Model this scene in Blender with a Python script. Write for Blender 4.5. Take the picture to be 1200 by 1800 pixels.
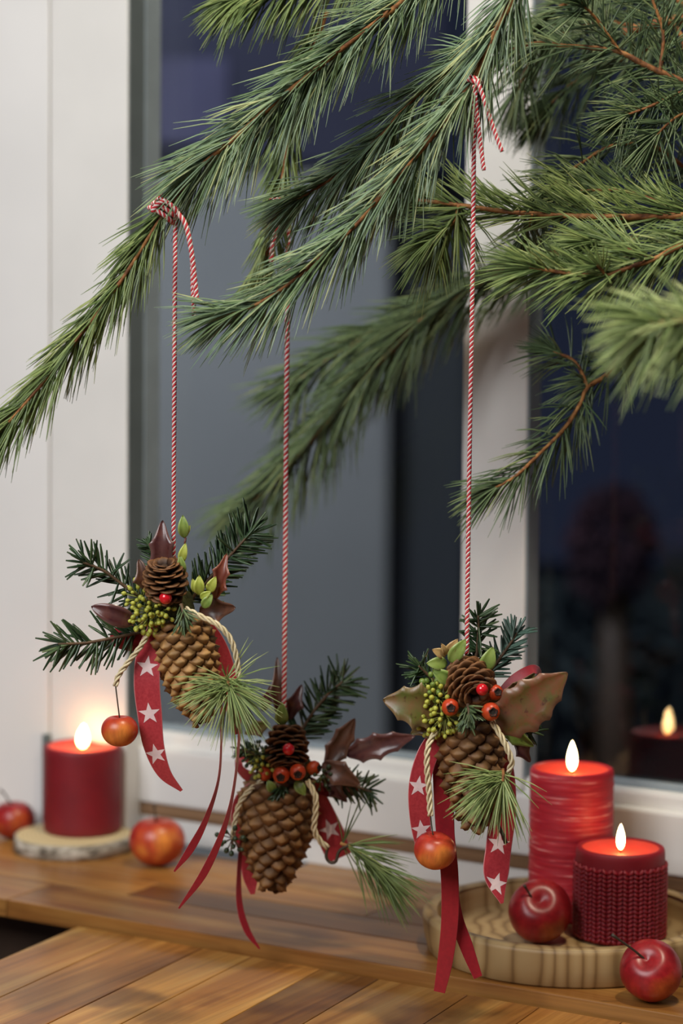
import bpy, bmesh, math, random
import numpy as np
from mathutils import Vector, Matrix

for _o in list(bpy.data.objects):
    bpy.data.objects.remove(_o)
scene = bpy.context.scene
col = scene.collection
PI = math.pi

# ---------------------------------------------------------------- camera
F = 4250.0                      # focal length in pixels of the 1200 x 1800 frame
H = 0.57                        # eye height above the sill (sill top is z = 0)
PITCH = math.radians(3.5)
ROLL = math.radians(0.45)
HORIZON = 517.0
PPY = HORIZON + F * math.tan(PITCH)
CAM = Vector((0, 0, H))
RC = Matrix.Rotation(PI / 2 - PITCH, 3, 'X') @ Matrix.Rotation(ROLL, 3, 'Z')
cd = bpy.data.cameras.new('camera')
cam = bpy.data.objects.new('camera', cd)
col.objects.link(cam)
cam.location = CAM
cam.rotation_euler = RC.to_euler()
cd.sensor_fit = 'AUTO'
cd.sensor_width = 36.0
cd.lens = F * 36.0 / 1800.0
cd.shift_y = -(900.0 - PPY) / 1800.0
cd.clip_start = 0.05
cd.dof.use_dof = True
cd.dof.focus_distance = 1.93
cd.dof.aperture_fstop = 3.6
scene.camera = cam

# ---------------------------------------------------------------- world, lights, exposure
w = bpy.data.worlds.new('dusk')
scene.world = w
w.use_nodes = True
bg = w.node_tree.nodes['Background']
bg.inputs[0].default_value = (0.15, 0.19, 0.37, 1)
bg.inputs[1].default_value = 0.08
vs = scene.view_settings
vs.view_transform = 'Standard'
vs.look = 'None'
vs.gamma = 1.0
vs.use_curve_mapping = False
vs.exposure = 0.0


def area(name, loc, target, size, energy, color, size_y=None):
    ld = bpy.data.lights.new(name, 'AREA')
    ld.size = size
    if size_y:
        ld.shape = 'RECTANGLE'
        ld.size_y = size_y
    ld.energy = energy
    ld.color = color
    lo = bpy.data.objects.new(name, ld)
    col.objects.link(lo)
    lo.location = loc
    lo.rotation_euler = (Vector(target) - Vector(loc)).to_track_quat('-Z', 'Y').to_euler()
    return lo


area('room_light', (-1.5, -0.1, 2.1), (0.0, 2.1, 0.45), 1.7, 92, (0.98, 0.985, 1.0))
area('ceiling_lamp', (0.45, 1.45, 2.3), (0.15, 2.0, 0.2), 0.13, 27, (1.0, 0.87, 0.66))
area('facade_fill', (-0.6, 4.4, 2.2), (-1.6, 7.0, 0.2), 0.5, 76, (0.80, 0.87, 1.0))  # added fill light that brightens the house wall; no visible lamp there

# ---------------------------------------------------------------- geometry from camera rays
def ray(x, y):
    return (RC @ Vector(((x - 600.0) / F, -(y - PPY) / F, -1.0)))


def P(x, y, Y):                 # point on the pixel's ray at distance Y into the room
    d = ray(x, y)
    return CAM + d * (Y / d.y)


def G(x, y, z=0.0):             # point on the pixel's ray at height z
    d = ray(x, y)
    return CAM + d * ((z - H) / d.z)


def M(px, p):                   # metres that span px pixels at point p
    v = RC.transposed() @ (Vector(p) - CAM)
    return px * (-v.z) / F


T = math.radians(31.0)          # the window wall's turn
U = Vector((math.cos(T), -math.sin(T), 0))
N = Vector((-math.sin(T), -math.cos(T), 0))
Z3 = Vector((0, 0, 1))
RAILN = 0.03
O = G(580, 1523, 0.0) - N * RAILN          # a point of the glass plane, z = 0
WM = Matrix.Translation(O) @ Matrix.Rotation(-T, 4, 'Z')      # local x = along window, y = outward


def wu(x, y, n):                # window coordinate of a pixel seen on the plane n metres in front of the glass
    d = ray(x, y)
    t = ((O + N * n) - CAM).dot(N) / d.dot(N)
    return (CAM + d * t - O).dot(U)


# ---------------------------------------------------------------- materials
MAT = {}


def nm(name):
    m = bpy.data.materials.new(name)
    m.use_nodes = True
    nt = m.node_tree
    MAT[name] = m
    return m, nt, nt.nodes['Principled BSDF']


def setp(b, **k):
    for a, v in k.items():
        key = a.replace('_', ' ')
        for i in b.inputs:
            if i.name.lower() == key.lower():
                i.default_value = v if not (isinstance(v, tuple) and len(v) == 3 and i.type == 'RGBA') else (*v, 1)


def node(nt, t, **k):
    n = nt.nodes.new(t)
    for a, v in k.items():
        setattr(n, a, v)
    return n


def ramp(nt, fac, stops):
    r = node(nt, 'ShaderNodeValToRGB')
    e = r.color_ramp.elements
    while len(e) < len(stops):
        e.new(0.5)
    for el, (p, c) in zip(e, stops):
        el.position = p
        el.color = (*c, 1)
    nt.links.new(fac, r.inputs[0])
    return r.outputs[0]


def coords(nt, scale=(1, 1, 1), kind='Object', loc=(0, 0, 0)):
    tc = node(nt, 'ShaderNodeTexCoord')
    mp = node(nt, 'ShaderNodeMapping')
    mp.inputs['Scale'].default_value = scale
    mp.inputs['Location'].default_value = loc
    nt.links.new(tc.outputs[kind], mp.inputs[0])
    return mp.outputs[0]


def noise(nt, vec, scale, detail=4, rough=0.5, dist=0.0):
    n = node(nt, 'ShaderNodeTexNoise')
    n.inputs['Scale'].default_value = scale
    n.inputs['Detail'].default_value = detail
    n.inputs['Roughness'].default_value = rough
    n.inputs['Distortion'].default_value = dist
    nt.links.new(vec, n.inputs['Vector'])
    return n.outputs[0]


def bump(nt, b, h, strength=0.3, dist=0.002):
    bp = node(nt, 'ShaderNodeBump')
    bp.inputs['Strength'].default_value = strength
    bp.inputs['Distance'].default_value = dist
    nt.links.new(h, bp.inputs['Height'])
    nt.links.new(bp.outputs[0], b.inputs['Normal'])


def mixc(nt, fac, a, b, mode='MIX'):
    mx = node(nt, 'ShaderNodeMix', data_type='RGBA', blend_type=mode)
    for s, v in ((0, fac), (6, a), (7, b)):
        if isinstance(v, (int, float)):
            mx.inputs[s].default_value = v
        elif isinstance(v, tuple):
            mx.inputs[s].default_value = (*v, 1)
        else:
            nt.links.new(v, mx.inputs[s])
    return mx.outputs[2]


def simple(name, color, rough=0.5, var=0.0, vscale=40.0, bumps=0.0, **k):
    m, nt, b = nm(name)
    setp(b, Base_Color=color, Roughness=rough, **k)
    v = coords(nt)
    if var:
        n = noise(nt, v, vscale, 3)
        c = ramp(nt, n, [(0.3, tuple(x * (1 - var) for x in color)), (0.7, tuple(min(1, x * (1 + var)) for x in color))])
        nt.links.new(c, b.inputs['Base Color'])
    if bumps:
        bump(nt, b, noise(nt, v, vscale * 4, 3), bumps, 0.001)
    return m


simple('white_paint', (0.74, 0.73, 0.70), 0.62, 0.04, 9, 0.05)
simple('wall_paint', (0.76, 0.75, 0.73), 0.6, 0.04, 6, 0.05)
simple('frame_grey', (0.25, 0.30, 0.33), 0.35, 0.1, 20)
simple('frame_grey_dark', (0.12, 0.145, 0.15), 0.4, 0.1, 20)
simple('dark_panel', (0.05, 0.028, 0.016), 0.6, 0.2, 20)
simple('floor_wood', (0.10, 0.06, 0.035), 0.5, 0.2, 12)
simple('wick', (0.015, 0.012, 0.01), 0.9)
simple('wire', (0.05, 0.035, 0.02), 0.6)
simple('stem_dark', (0.035, 0.022, 0.012), 0.6, 0.3, 300)
simple('calyx', (0.02, 0.012, 0.008), 0.8, 0.3, 500)
simple('star_print', (0.80, 0.62, 0.60), 0.6, 0.08, 200)
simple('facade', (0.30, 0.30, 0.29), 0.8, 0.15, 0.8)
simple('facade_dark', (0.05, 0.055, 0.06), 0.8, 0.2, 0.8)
simple('roof_dark', (0.03, 0.03, 0.06), 0.8, 0.3, 0.7)
simple('curtain', (0.075, 0.07, 0.13), 0.8, 0.3, 2.0)
simple('lawn', (0.02, 0.03, 0.02), 0.9, 0.3, 2.0)
simple('hedge_leaf', (0.02, 0.03, 0.03), 0.8, 0.4, 4.0)
simple('red_shrub', (0.03, 0.006, 0.012), 0.8, 0.4, 4.0)
simple('fir_stem', (0.10, 0.055, 0.025), 0.7, 0.3, 200)
simple('umbel_stalk', (0.20, 0.22, 0.04), 0.6, 0.2, 300)
simple('umbel_berry', (0.42, 0.43, 0.06), 0.4, 0.35, 260)
simple('dark_berry', (0.03, 0.05, 0.02), 0.4, 0.3, 260)
simple('red_berry', (0.62, 0.012, 0.02), 0.12, 0.08, 200, Specular_IOR_Level=0.7)
simple('plain_ribbon', (0.30, 0.006, 0.014), 0.42, 0.12, 300, 0.05, Sheen_Weight=0.3)
simple('moss', (0.05, 0.055, 0.012), 0.9, 0.5, 300, 0.6)


def wood(name, cols, grain_axis, scale=1.0, rough=0.38, knots=True):
    m, nt, b = nm(name)
    oi = node(nt, 'ShaderNodeObjectInfo')
    tc = node(nt, 'ShaderNodeTexCoord')
    sc = [26.0 * scale] * 3
    sc[grain_axis] = 1.3 * scale
    off = node(nt, 'ShaderNodeCombineXYZ')
    mul = node(nt, 'ShaderNodeMath', operation='MULTIPLY')
    mul.inputs[1].default_value = 37.0
    nt.links.new(oi.outputs['Random'], mul.inputs[0])
    for i in range(3):
        nt.links.new(mul.outputs[0], off.inputs[i])
    add = node(nt, 'ShaderNodeVectorMath', operation='ADD')
    nt.links.new(tc.outputs['Object'], add.inputs[0])
    nt.links.new(off.outputs[0], add.inputs[1])
    mp = node(nt, 'ShaderNodeMapping')
    mp.inputs['Scale'].default_value = sc
    nt.links.new(add.outputs[0], mp.inputs[0])
    g1 = noise(nt, mp.outputs[0], 1.0, 5, 0.6, 0.7)
    mp2 = node(nt, 'ShaderNodeMapping')
    s2 = [220.0 * scale] * 3
    s2[grain_axis] = 5.0 * scale
    mp2.inputs['Scale'].default_value = s2
    nt.links.new(add.outputs[0], mp2.inputs[0])
    g2 = noise(nt, mp2.outputs[0], 1.0, 3, 0.6)
    a = ramp(nt, g1, [(0.28, cols[0]), (0.45, cols[1]), (0.58, cols[2]), (0.75, cols[3])])
    f = ramp(nt, g2, [(0.3, (0.72, 0.70, 0.68)), (0.65, (1.05, 1.05, 1.05))])
    c = mixc(nt, 1.0, a, f, 'MULTIPLY')
    tone = ramp(nt, oi.outputs['Random'], [(0.0, (0.50, 0.43, 0.38)), (0.3, (0.80, 0.74, 0.68)), (0.65, (1.05, 1.0, 0.95)), (1.0, (1.28, 1.25, 1.15))])
    c = mixc(nt, 1.0, c, tone, 'MULTIPLY')
    if knots:
        k = noise(nt, add.outputs[0], 11.0, 2, 0.5)
        kk = ramp(nt, k, [(0.60, (1, 1, 1)), (0.70, (0.50, 0.42, 0.36))])
        c = mixc(nt, 0.8, c, kk, 'MULTIPLY')
    nt.links.new(c, b.inputs['Base Color'])
    setp(b, Roughness=rough)
    bump(nt, b, g2, 0.12, 0.0008)
    return m


wood('sill_wood', [(0.15, 0.055, 0.013), (0.29, 0.125, 0.03), (0.40, 0.205, 0.055), (0.47, 0.28, 0.095)], 0, 1.0, 0.33)
wood('table_wood', [(0.16, 0.055, 0.012), (0.33, 0.14, 0.03), (0.46, 0.235, 0.06), (0.60, 0.37, 0.12)], 1, 1.0, 0.33)
wood('batten_wood', [(0.16, 0.09, 0.05), (0.25, 0.15, 0.08), (0.33, 0.21, 0.12), (0.38, 0.26, 0.16)], 0, 1.0, 0.5, False)


def mat_tray():
    m, nt, b = nm('tray_wood')
    v = coords(nt, (1, 1, 0.18))
    d = noise(nt, v, 7.0, 3, 0.5)
    wv = node(nt, 'ShaderNodeTexWave', wave_type='BANDS', bands_direction='X')
    wv.inputs['Scale'].default_value = 21.0
    wv.inputs['Distortion'].default_value = 11.0
    wv.inputs['Detail'].default_value = 2.0
    wv.inputs['Detail Scale'].default_value = 0.8
    nt.links.new(v, wv.inputs['Vector'])
    c = ramp(nt, wv.outputs['Fac'], [(0.0, (0.23, 0.14, 0.055)), (0.16, (0.33, 0.215, 0.09)), (0.5, (0.40, 0.27, 0.12)), (1.0, (0.44, 0.31, 0.145))])
    c2 = ramp(nt, d, [(0.3, (0.78, 0.74, 0.68)), (0.7, (1.05, 1.05, 1.05))])
    nt.links.new(mixc(nt, 1.0, c, c2, 'MULTIPLY'), b.inputs['Base Color'])
    setp(b, Roughness=0.5)
    bump(nt, b, d, 0.08, 0.0008)


mat_tray()


def mat_slice():
    m, nt, b = nm('slice_wood')
    v = coords(nt)
    wv = node(nt, 'ShaderNodeTexWave', wave_type='RINGS', rings_direction='Z')
    wv.inputs['Scale'].default_value = 75.0
    wv.inputs['Distortion'].default_value = 2.0
    nt.links.new(v, wv.inputs['Vector'])
    c = ramp(nt, wv.outputs['Fac'], [(0.0, (0.52, 0.40, 0.20)), (1.0, (0.68, 0.56, 0.32))])
    nt.links.new(c, b.inputs['Base Color'])
    setp(b, Roughness=0.65)
    m, nt, b = nm('bark')
    v = coords(nt, (1, 1, 2.2))
    n = noise(nt, v, 60.0, 5, 0.65)
    c = ramp(nt, n, [(0.35, (0.06, 0.045, 0.03)), (0.47, (0.30, 0.26, 0.20)), (0.62, (0.55, 0.50, 0.42))])
    nt.links.new(c, b.inputs['Base Color'])
    setp(b, Roughness=0.85)
    bump(nt, b, n, 0.6, 0.002)


mat_slice()


def mat_wax(name, c0, c1, streak=False):
    m, nt, b = nm(name)
    v = coords(nt, (20, 20, 560) if streak else (30, 30, 30))
    n = noise(nt, v, 1.0, 3, 0.55, 0.3)
    if streak:
        c = ramp(nt, n, [(0.36, c0), (0.56, c1), (0.63, (0.60, 0.06, 0.07)), (0.70, (0.85, 0.45, 0.42))])
        bump(nt, b, n, 0.5, 0.0012)
    else:
        c = ramp(nt, n, [(0.3, c0), (0.7, c1)])
    nt.links.new(c, b.inputs['Base Color'])
    setp(b, Roughness=0.55, Subsurface_Weight=0.55, Subsurface_Radius=(1.0, 0.10, 0.06), Subsurface_Scale=0.02)


mat_wax('plain_wax', (0.17, 0.004, 0.010), (0.22, 0.006, 0.013))
mat_wax('rustic_wax', (0.36, 0.008, 0.022), (0.50, 0.016, 0.032), True)
mat_wax('knit_wax', (0.20, 0.004, 0.012), (0.26, 0.006, 0.016))
mat_wax('melted_wax', (0.55, 0.04, 0.025), (0.66, 0.06, 0.04))


def mat_flame():
    m, nt, b = nm('flame')
    e = node(nt, 'ShaderNodeEmission')
    tc = node(nt, 'ShaderNodeTexCoord')
    sx = node(nt, 'ShaderNodeSeparateXYZ')
    nt.links.new(tc.outputs['Generated'], sx.inputs[0])
    c = ramp(nt, sx.outputs[2], [(0.0, (1.0, 0.42, 0.10)), (0.3, (1.0, 0.62, 0.25)), (1.0, (1.0, 0.66, 0.30))])
    nt.links.new(c, e.inputs[0])
    e.inputs[1].default_value = 33.0
    out = [n for n in nt.nodes if n.type == 'OUTPUT_MATERIAL'][0]
    nt.links.new(e.outputs[0], out.inputs[0])


mat_flame()


def mat_glass():
    m, nt, b = nm('window_glass')
    tr = node(nt, 'ShaderNodeBsdfTransparent')
    tr.inputs[0].default_value = (0.93, 0.95, 0.96, 1)
    gl = node(nt, 'ShaderNodeBsdfGlossy')
    gl.inputs['Roughness'].default_value = 0.0
    lw = node(nt, 'ShaderNodeLayerWeight')          # Schlick reflectance, alike on both faces of the pane
    lw.inputs[0].default_value = 0.5
    p5 = node(nt, 'ShaderNodeMath', operation='POWER')
    p5.inputs[1].default_value = 5.0
    nt.links.new(lw.outputs['Facing'], p5.inputs[0])
    fr = node(nt, 'ShaderNodeMath', operation='MULTIPLY_ADD')
    fr.inputs[1].default_value = 0.955
    fr.inputs[2].default_value = 0.045
    nt.links.new(p5.outputs[0], fr.inputs[0])
    mx = node(nt, 'ShaderNodeMixShader')
    nt.links.new(fr.outputs[0], mx.inputs[0])
    nt.links.new(tr.outputs[0], mx.inputs[1])
    nt.links.new(gl.outputs[0], mx.inputs[2])
    out = [n for n in nt.nodes if n.type == 'OUTPUT_MATERIAL'][0]
    nt.links.new(mx.outputs[0], out.inputs[0])


mat_glass()


def mat_apple(name, reds, blush):
    m, nt, b = nm(name)
    v = coords(nt)
    oi = node(nt, 'ShaderNodeObjectInfo')
    n = noise(nt, v, 22.0, 2, 0.5)
    sx = node(nt, 'ShaderNodeSeparateXYZ')
    nt.links.new(v, sx.inputs[0])
    n2 = noise(nt, coords(nt, (1, 1, 0.25)), 220.0, 3, 0.6)
    c = ramp(nt, n, [(0.40, reds[0]), (0.55, reds[1]), (0.70, blush)])
    f = ramp(nt, n2, [(0.35, (0.82, 0.75, 0.7)), (0.65, (1.1, 1.08, 1.0))])
    nt.links.new(mixc(nt, 1.0, c, f, 'MULTIPLY'), b.inputs['Base Color'])
    setp(b, Roughness=0.34, Specular_IOR_Level=0.45, Subsurface_Weight=0.08, Subsurface_Scale=0.004)


mat_apple('apple_red', [(0.20, 0.006, 0.011), (0.32, 0.014, 0.017)], (0.44, 0.09, 0.02))
mat_apple('apple_orange', [(0.36, 0.018, 0.018), (0.50, 0.07, 0.022)], (0.72, 0.26, 0.05))
mat_apple('rose_hip', [(0.50, 0.05, 0.015), (0.60, 0.10, 0.02)], (0.62, 0.26, 0.05))


def mat_needles(name, stops, rough=0.38):
    m, nt, b = nm(name)
    at = node(nt, 'ShaderNodeAttribute', attribute_name='rnd')
    c = ramp(nt, at.outputs['Fac'], stops)
    nt.links.new(c, b.inputs['Base Color'])
    setp(b, Roughness=rough, Specular_IOR_Level=0.5, Subsurface_Weight=0.0)


mat_needles('pine_blue', [(0.0, (0.065, 0.115, 0.045)), (0.3, (0.13, 0.20, 0.085)), (0.55, (0.18, 0.27, 0.17)), (0.8, (0.27, 0.35, 0.19)), (1.0, (0.42, 0.45, 0.20))])
mat_needles('pine_green', [(0.0, (0.07, 0.11, 0.03)), (0.4, (0.13, 0.19, 0.055)), (0.8, (0.21, 0.28, 0.09)), (1.0, (0.33, 0.37, 0.13))])
mat_needles('pine_dark', [(0.0, (0.045, 0.075, 0.03)), (0.4, (0.085, 0.135, 0.055)), (0.8, (0.14, 0.20, 0.09)), (1.0, (0.22, 0.26, 0.10))])
mat_needles('pine_bright', [(0.0, (0.15, 0.21, 0.06)), (0.5, (0.26, 0.35, 0.12)), (1.0, (0.42, 0.47, 0.20))])
mat_needles('fir_needles', [(0.0, (0.016, 0.034, 0.014)), (0.5, (0.034, 0.068, 0.026)), (0.9, (0.068, 0.11, 0.045)), (1.0, (0.14, 0.18, 0.08))], 0.3)
mat_needles('fir_pale', [(0.0, (0.05, 0.10, 0.07)), (0.5, (0.10, 0.18, 0.13)), (1.0, (0.22, 0.30, 0.25))], 0.35)


def mat_bark_twig():
    m, nt, b = nm('twig_bark')
    n = noise(nt, coords(nt), 160.0, 4, 0.6)
    n1 = noise(nt, coords(nt), 18.0, 2, 0.5)
    c = ramp(nt, n, [(0.35, (0.13, 0.05, 0.016)), (0.5, (0.28, 0.12, 0.035)), (0.68, (0.42, 0.22, 0.08))])
    c2 = ramp(nt, n1, [(0.35, (0.75, 0.6, 0.5)), (0.65, (1.15, 1.1, 0.9))])
    nt.links.new(mixc(nt, 1.0, c, c2, 'MULTIPLY'), b.inputs['Base Color'])
    setp(b, Roughness=0.7)
    bump(nt, b, n, 0.7, 0.0015)


mat_bark_twig()


def mat_scale(name, base, edge, tipc):
    m, nt, b = nm(name)
    v = coords(nt)
    oi = node(nt, 'ShaderNodeObjectInfo')
    n = noise(nt, v, 260.0, 4, 0.6)
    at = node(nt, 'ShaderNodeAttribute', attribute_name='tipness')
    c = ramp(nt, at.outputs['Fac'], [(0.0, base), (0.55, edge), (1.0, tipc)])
    f = ramp(nt, n, [(0.3, (0.7, 0.66, 0.62)), (0.7, (1.15, 1.12, 1.05))])
    c = mixc(nt, 1.0, c, f, 'MULTIPLY')
    t = ramp(nt, oi.outputs['Random'], [(0.0, (0.72, 0.70, 0.66)), (1.0, (1.2, 1.17, 1.1))])
    c = mixc(nt, 1.0, c, t, 'MULTIPLY')
    nt.links.new(c, b.inputs['Base Color'])
    setp(b, Roughness=0.5)
    bump(nt, b, n, 0.3, 0.0006)


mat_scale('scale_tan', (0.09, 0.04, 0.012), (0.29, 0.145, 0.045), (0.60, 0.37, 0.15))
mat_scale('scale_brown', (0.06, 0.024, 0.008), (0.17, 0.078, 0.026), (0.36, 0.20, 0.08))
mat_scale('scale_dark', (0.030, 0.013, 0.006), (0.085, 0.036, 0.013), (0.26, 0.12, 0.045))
simple('cone_core', (0.05, 0.022, 0.009), 0.8, 0.3, 200)


def mat_leaf(name, a, b_, spots, rough=0.25):
    m, nt, b = nm(name)
    v = coords(nt)
    n = noise(nt, v, 70.0, 4, 0.65, 0.4)
    c = ramp(nt, n, [(0.40, a), (0.60, b_)])
    n2 = noise(nt, v, 170.0, 3, 0.6)
    s = ramp(nt, n2, [(0.60, (1, 1, 1)), (0.70, spots)])
    c = mixc(nt, 1.0, c, s, 'MULTIPLY')
    at = node(nt, 'ShaderNodeAttribute', attribute_name='edge')
    c = mixc(nt, at.outputs['Fac'], c, tuple(min(1, x * 1.4 + 0.05) for x in b_))
    nt.links.new(c, b.inputs['Base Color'])
    setp(b, Roughness=rough, Specular_IOR_Level=0.5)
    bump(nt, b, n2, 0.12, 0.0006)


mat_leaf('leaf_purple', (0.045, 0.012, 0.014), (0.09, 0.028, 0.022), (0.7, 0.6, 0.6), 0.22)
mat_leaf('leaf_bronze', (0.075, 0.072, 0.013), (0.15, 0.045, 0.016), (0.40, 0.2, 0.15), 0.34)
mat_leaf('leaf_olive', (0.085, 0.10, 0.016), (0.14, 0.075, 0.02), (0.5, 0.3, 0.2), 0.36)
mat_leaf('leaf_brown', (0.05, 0.020, 0.010), (0.115, 0.042, 0.02), (0.6, 0.5, 0.4), 0.32)
mat_leaf('leaf_red', (0.11, 0.022, 0.012), (0.20, 0.05, 0.02), (0.6, 0.5, 0.4), 0.3)
mat_leaf('leaf_green', (0.12, 0.20, 0.03), (0.22, 0.30, 0.06), (0.9, 0.9, 0.8), 0.35)
mat_leaf('leaf_lime', (0.26, 0.32, 0.03), (0.40, 0.44, 0.07), (0.9, 0.9, 0.8), 0.4)
mat_leaf('leaf_orange', (0.36, 0.16, 0.06), (0.42, 0.28, 0.10), (0.9, 0.9, 0.8), 0.4)


def mat_ribbon():
    m, nt, b = nm('star_ribbon')
    n = noise(nt, coords(nt), 500.0, 2, 0.5)
    at = node(nt, 'ShaderNodeAttribute', attribute_name='edge')
    c = ramp(nt, n, [(0.3, (0.36, 0.018, 0.028)), (0.7, (0.46, 0.035, 0.045))])
    c = mixc(nt, at.outputs['Fac'], c, (0.66, 0.25, 0.25))
    nt.links.new(c, b.inputs['Base Color'])
    setp(b, Roughness=0.45, Sheen_Weight=0.25)


mat_ribbon()


def mat_cord():
    for nme, a, b_ in (('string_red', (0.50, 0.014, 0.025), (0.62, 0.03, 0.04)), ('string_white', (0.78, 0.66, 0.60), (0.85, 0.76, 0.72)),
                       ('cord_cream', (0.58, 0.48, 0.26), (0.78, 0.68, 0.46))):
        m, nt, b = nm(nme)
        n = noise(nt, coords(nt), 900.0 if 'string' in nme else 300.0, 3, 0.6)
        nt.links.new(ramp(nt, n, [(0.3, a), (0.7, b_)]), b.inputs['Base Color'])
        setp(b, Roughness=0.8)
        bump(nt, b, n, 0.3, 0.0004)


mat_cord()

# ---------------------------------------------------------------- object helpers
WLOC = {}


def empty(name, loc):
    o = bpy.data.objects.new(name, None)
    o.empty_display_size = 0.02
    o.location = loc
    col.objects.link(o)
    WLOC[o.name] = Vector(loc)
    return o


def tag(o, label=None, cat=None, group=None, kind=None):
    if label:
        o['label'] = label
    if cat:
        o['category'] = cat
    if group:
        o['group'] = group
    if kind:
        o['kind'] = kind
    return o


def link(name, me, parent=None, loc=None):
    o = bpy.data.objects.new(name, me)
    col.objects.link(o)
    if parent is not None:
        o.parent = parent
    if loc is not None:
        o.location = loc
    return o


def mesh(name, verts, faces, mats, smooth=True, mi=None, attrs=None):
    me = bpy.data.meshes.new(name)
    me.from_pydata([tuple(v) for v in verts], [], [tuple(f) for f in faces])
    if isinstance(mats, str):
        mats = [mats]
    for m in mats:
        me.materials.append(MAT[m])
    if smooth:
        me.polygons.foreach_set('use_smooth', np.ones(len(me.polygons), dtype=bool))
    if mi is not None:
        me.polygons.foreach_set('material_index', np.asarray(mi, dtype=np.int32))
    if attrs:
        for k, a in attrs.items():
            at = me.attributes.new(k, 'FLOAT', 'POINT')
            at.data.foreach_set('value', np.asarray(a, dtype=np.float32))
    me.update()
    return me


def part(name, verts, faces, mats, parent, smooth=True, mi=None, attrs=None, kind=None, label=None):
    """world-space vertices; stored relative to the parent's world origin (roots are unrotated)"""
    org = WLOC[parent.name] if parent is not None else Vector((0, 0, 0))
    v = np.asarray(verts, dtype=float) - np.array(org)
    o = link(name, mesh(name, v, faces, mats, smooth, mi, attrs), parent)
    WLOC[o.name] = Vector(org)
    if kind:
        o['kind'] = kind
    if label:
        o['label'] = label
    return o


def single(name, verts, faces, mats, origin, smooth=True, mi=None, attrs=None):
    v = np.asarray(verts, dtype=float) - np.array(origin)
    o = link(name, mesh(name, v, faces, mats, smooth, mi, attrs), None, origin)
    WLOC[o.name] = Vector(origin)
    return o


def boxmesh(name, x0, x1, y0, y1, z0, z1, mats, bevel=0.0):
    bm = bmesh.new()
    bmesh.ops.create_cube(bm, size=1.0)
    for v in bm.verts:
        v.co = Vector(((x0 + x1) / 2 + v.co.x * (x1 - x0), (y0 + y1) / 2 + v.co.y * (y1 - y0), (z0 + z1) / 2 + v.co.z * (z1 - z0)))
    if bevel:
        bmesh.ops.bevel(bm, geom=list(bm.edges), offset=bevel, segments=2, affect='EDGES', profile=0.6)
    me = bpy.data.meshes.new(name)
    bm.to_mesh(me)
    bm.free()
    me.materials.append(MAT[mats])
    return me


def lathe(profile, seg=48, wob=None):
    """profile [(r, z)] bottom to top -> verts, faces around the z axis"""
    v, f = [], []
    n = len(profile)
    for i, (r, z) in enumerate(profile):
        for j in range(seg):
            a = 2 * PI * j / seg
            rr = r * (wob(a, z) if wob else 1.0)
            v.append((rr * math.cos(a), rr * math.sin(a), z))
    for i in range(n - 1):
        for j in range(seg):
            k = (j + 1) % seg
            f.append((i * seg + j, i * seg + k, (i + 1) * seg + k, (i + 1) * seg + j))
    f.append(tuple(range(seg - 1, -1, -1)))
    f.append(tuple((n - 1) * seg + j for j in range(seg)))
    return v, f


def catmull(pts, n):
    p = np.asarray(pts, dtype=float)
    if len(p) == 2:
        t = np.linspace(0, 1, n)[:, None]
        return p[0] * (1 - t) + p[1] * t
    q = np.vstack([2 * p[0] - p[1], p, 2 * p[-1] - p[-2]])
    m = len(p) - 1
    out = []
    for s in np.linspace(0, m - 1e-9, n):
        i = int(s)
        t = s - i
        a, b, c, d = q[i], q[i + 1], q[i + 2], q[i + 3]
        out.append(0.5 * ((2 * b) + (c - a) * t + (2 * a - 5 * b + 4 * c - d) * t * t + (3 * b - a - 3 * c + d) * t ** 3))
    return np.array(out)


def even(pts, n):
    """resample a dense polyline evenly by length"""
    p = np.asarray(pts)
    d = np.r_[0, np.cumsum(np.linalg.norm(np.diff(p[:, :3], axis=0), axis=1))]
    s = np.linspace(0, d[-1], n)
    return np.stack([np.interp(s, d, p[:, k]) for k in range(p.shape[1])], 1)


def path(px, n):
    """[(x, y, Y, ...extra)] in photograph pixels and metres -> even world path with the extra columns"""
    rows = [list(P(a[0], a[1], a[2])) + list(a[3:]) for a in px]
    return even(catmull(rows, max(60, n * 3)), n)


def tangents(p):
    t = np.gradient(p[:, :3], axis=0)
    return t / np.maximum(np.linalg.norm(t, axis=1), 1e-9)[:, None]


def frames(p):
    t = tangents(p)
    a = np.array([0, 0, 1.0]) if abs(t[0][2]) < 0.9 else np.array([1.0, 0, 0])
    n = np.cross(t[0], a)
    n /= np.linalg.norm(n)
    ns = [n]
    for i in range(1, len(p)):
        n = ns[-1] - t[i] * np.dot(ns[-1], t[i])
        n /= max(np.linalg.norm(n), 1e-9)
        ns.append(n)
    ns = np.array(ns)
    return t, ns, np.cross(t, ns)


def tube(p, r, sides=7, cap=True):
    p = np.asarray(p)[:, :3]
    n = len(p)
    r = np.broadcast_to(np.asarray(r, dtype=float), (n,)) if np.ndim(r) else np.full(n, r)
    t, a, b = frames(p)
    ang = np.linspace(0, 2 * PI, sides, endpoint=False)
    v = (p[:, None, :] + r[:, None, None] * (np.cos(ang)[None, :, None] * a[:, None, :] + np.sin(ang)[None, :, None] * b[:, None, :])).reshape(-1, 3)
    f = []
    for i in range(n - 1):
        for j in range(sides):
            k = (j + 1) % sides
            f.append((i * sides + j, i * sides + k, (i + 1) * sides + k, (i + 1) * sides + j))
    if cap:
        f.append(tuple(range(sides - 1, -1, -1)))
        f.append(tuple((n - 1) * sides + j for j in range(sides)))
    return v, f


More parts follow.
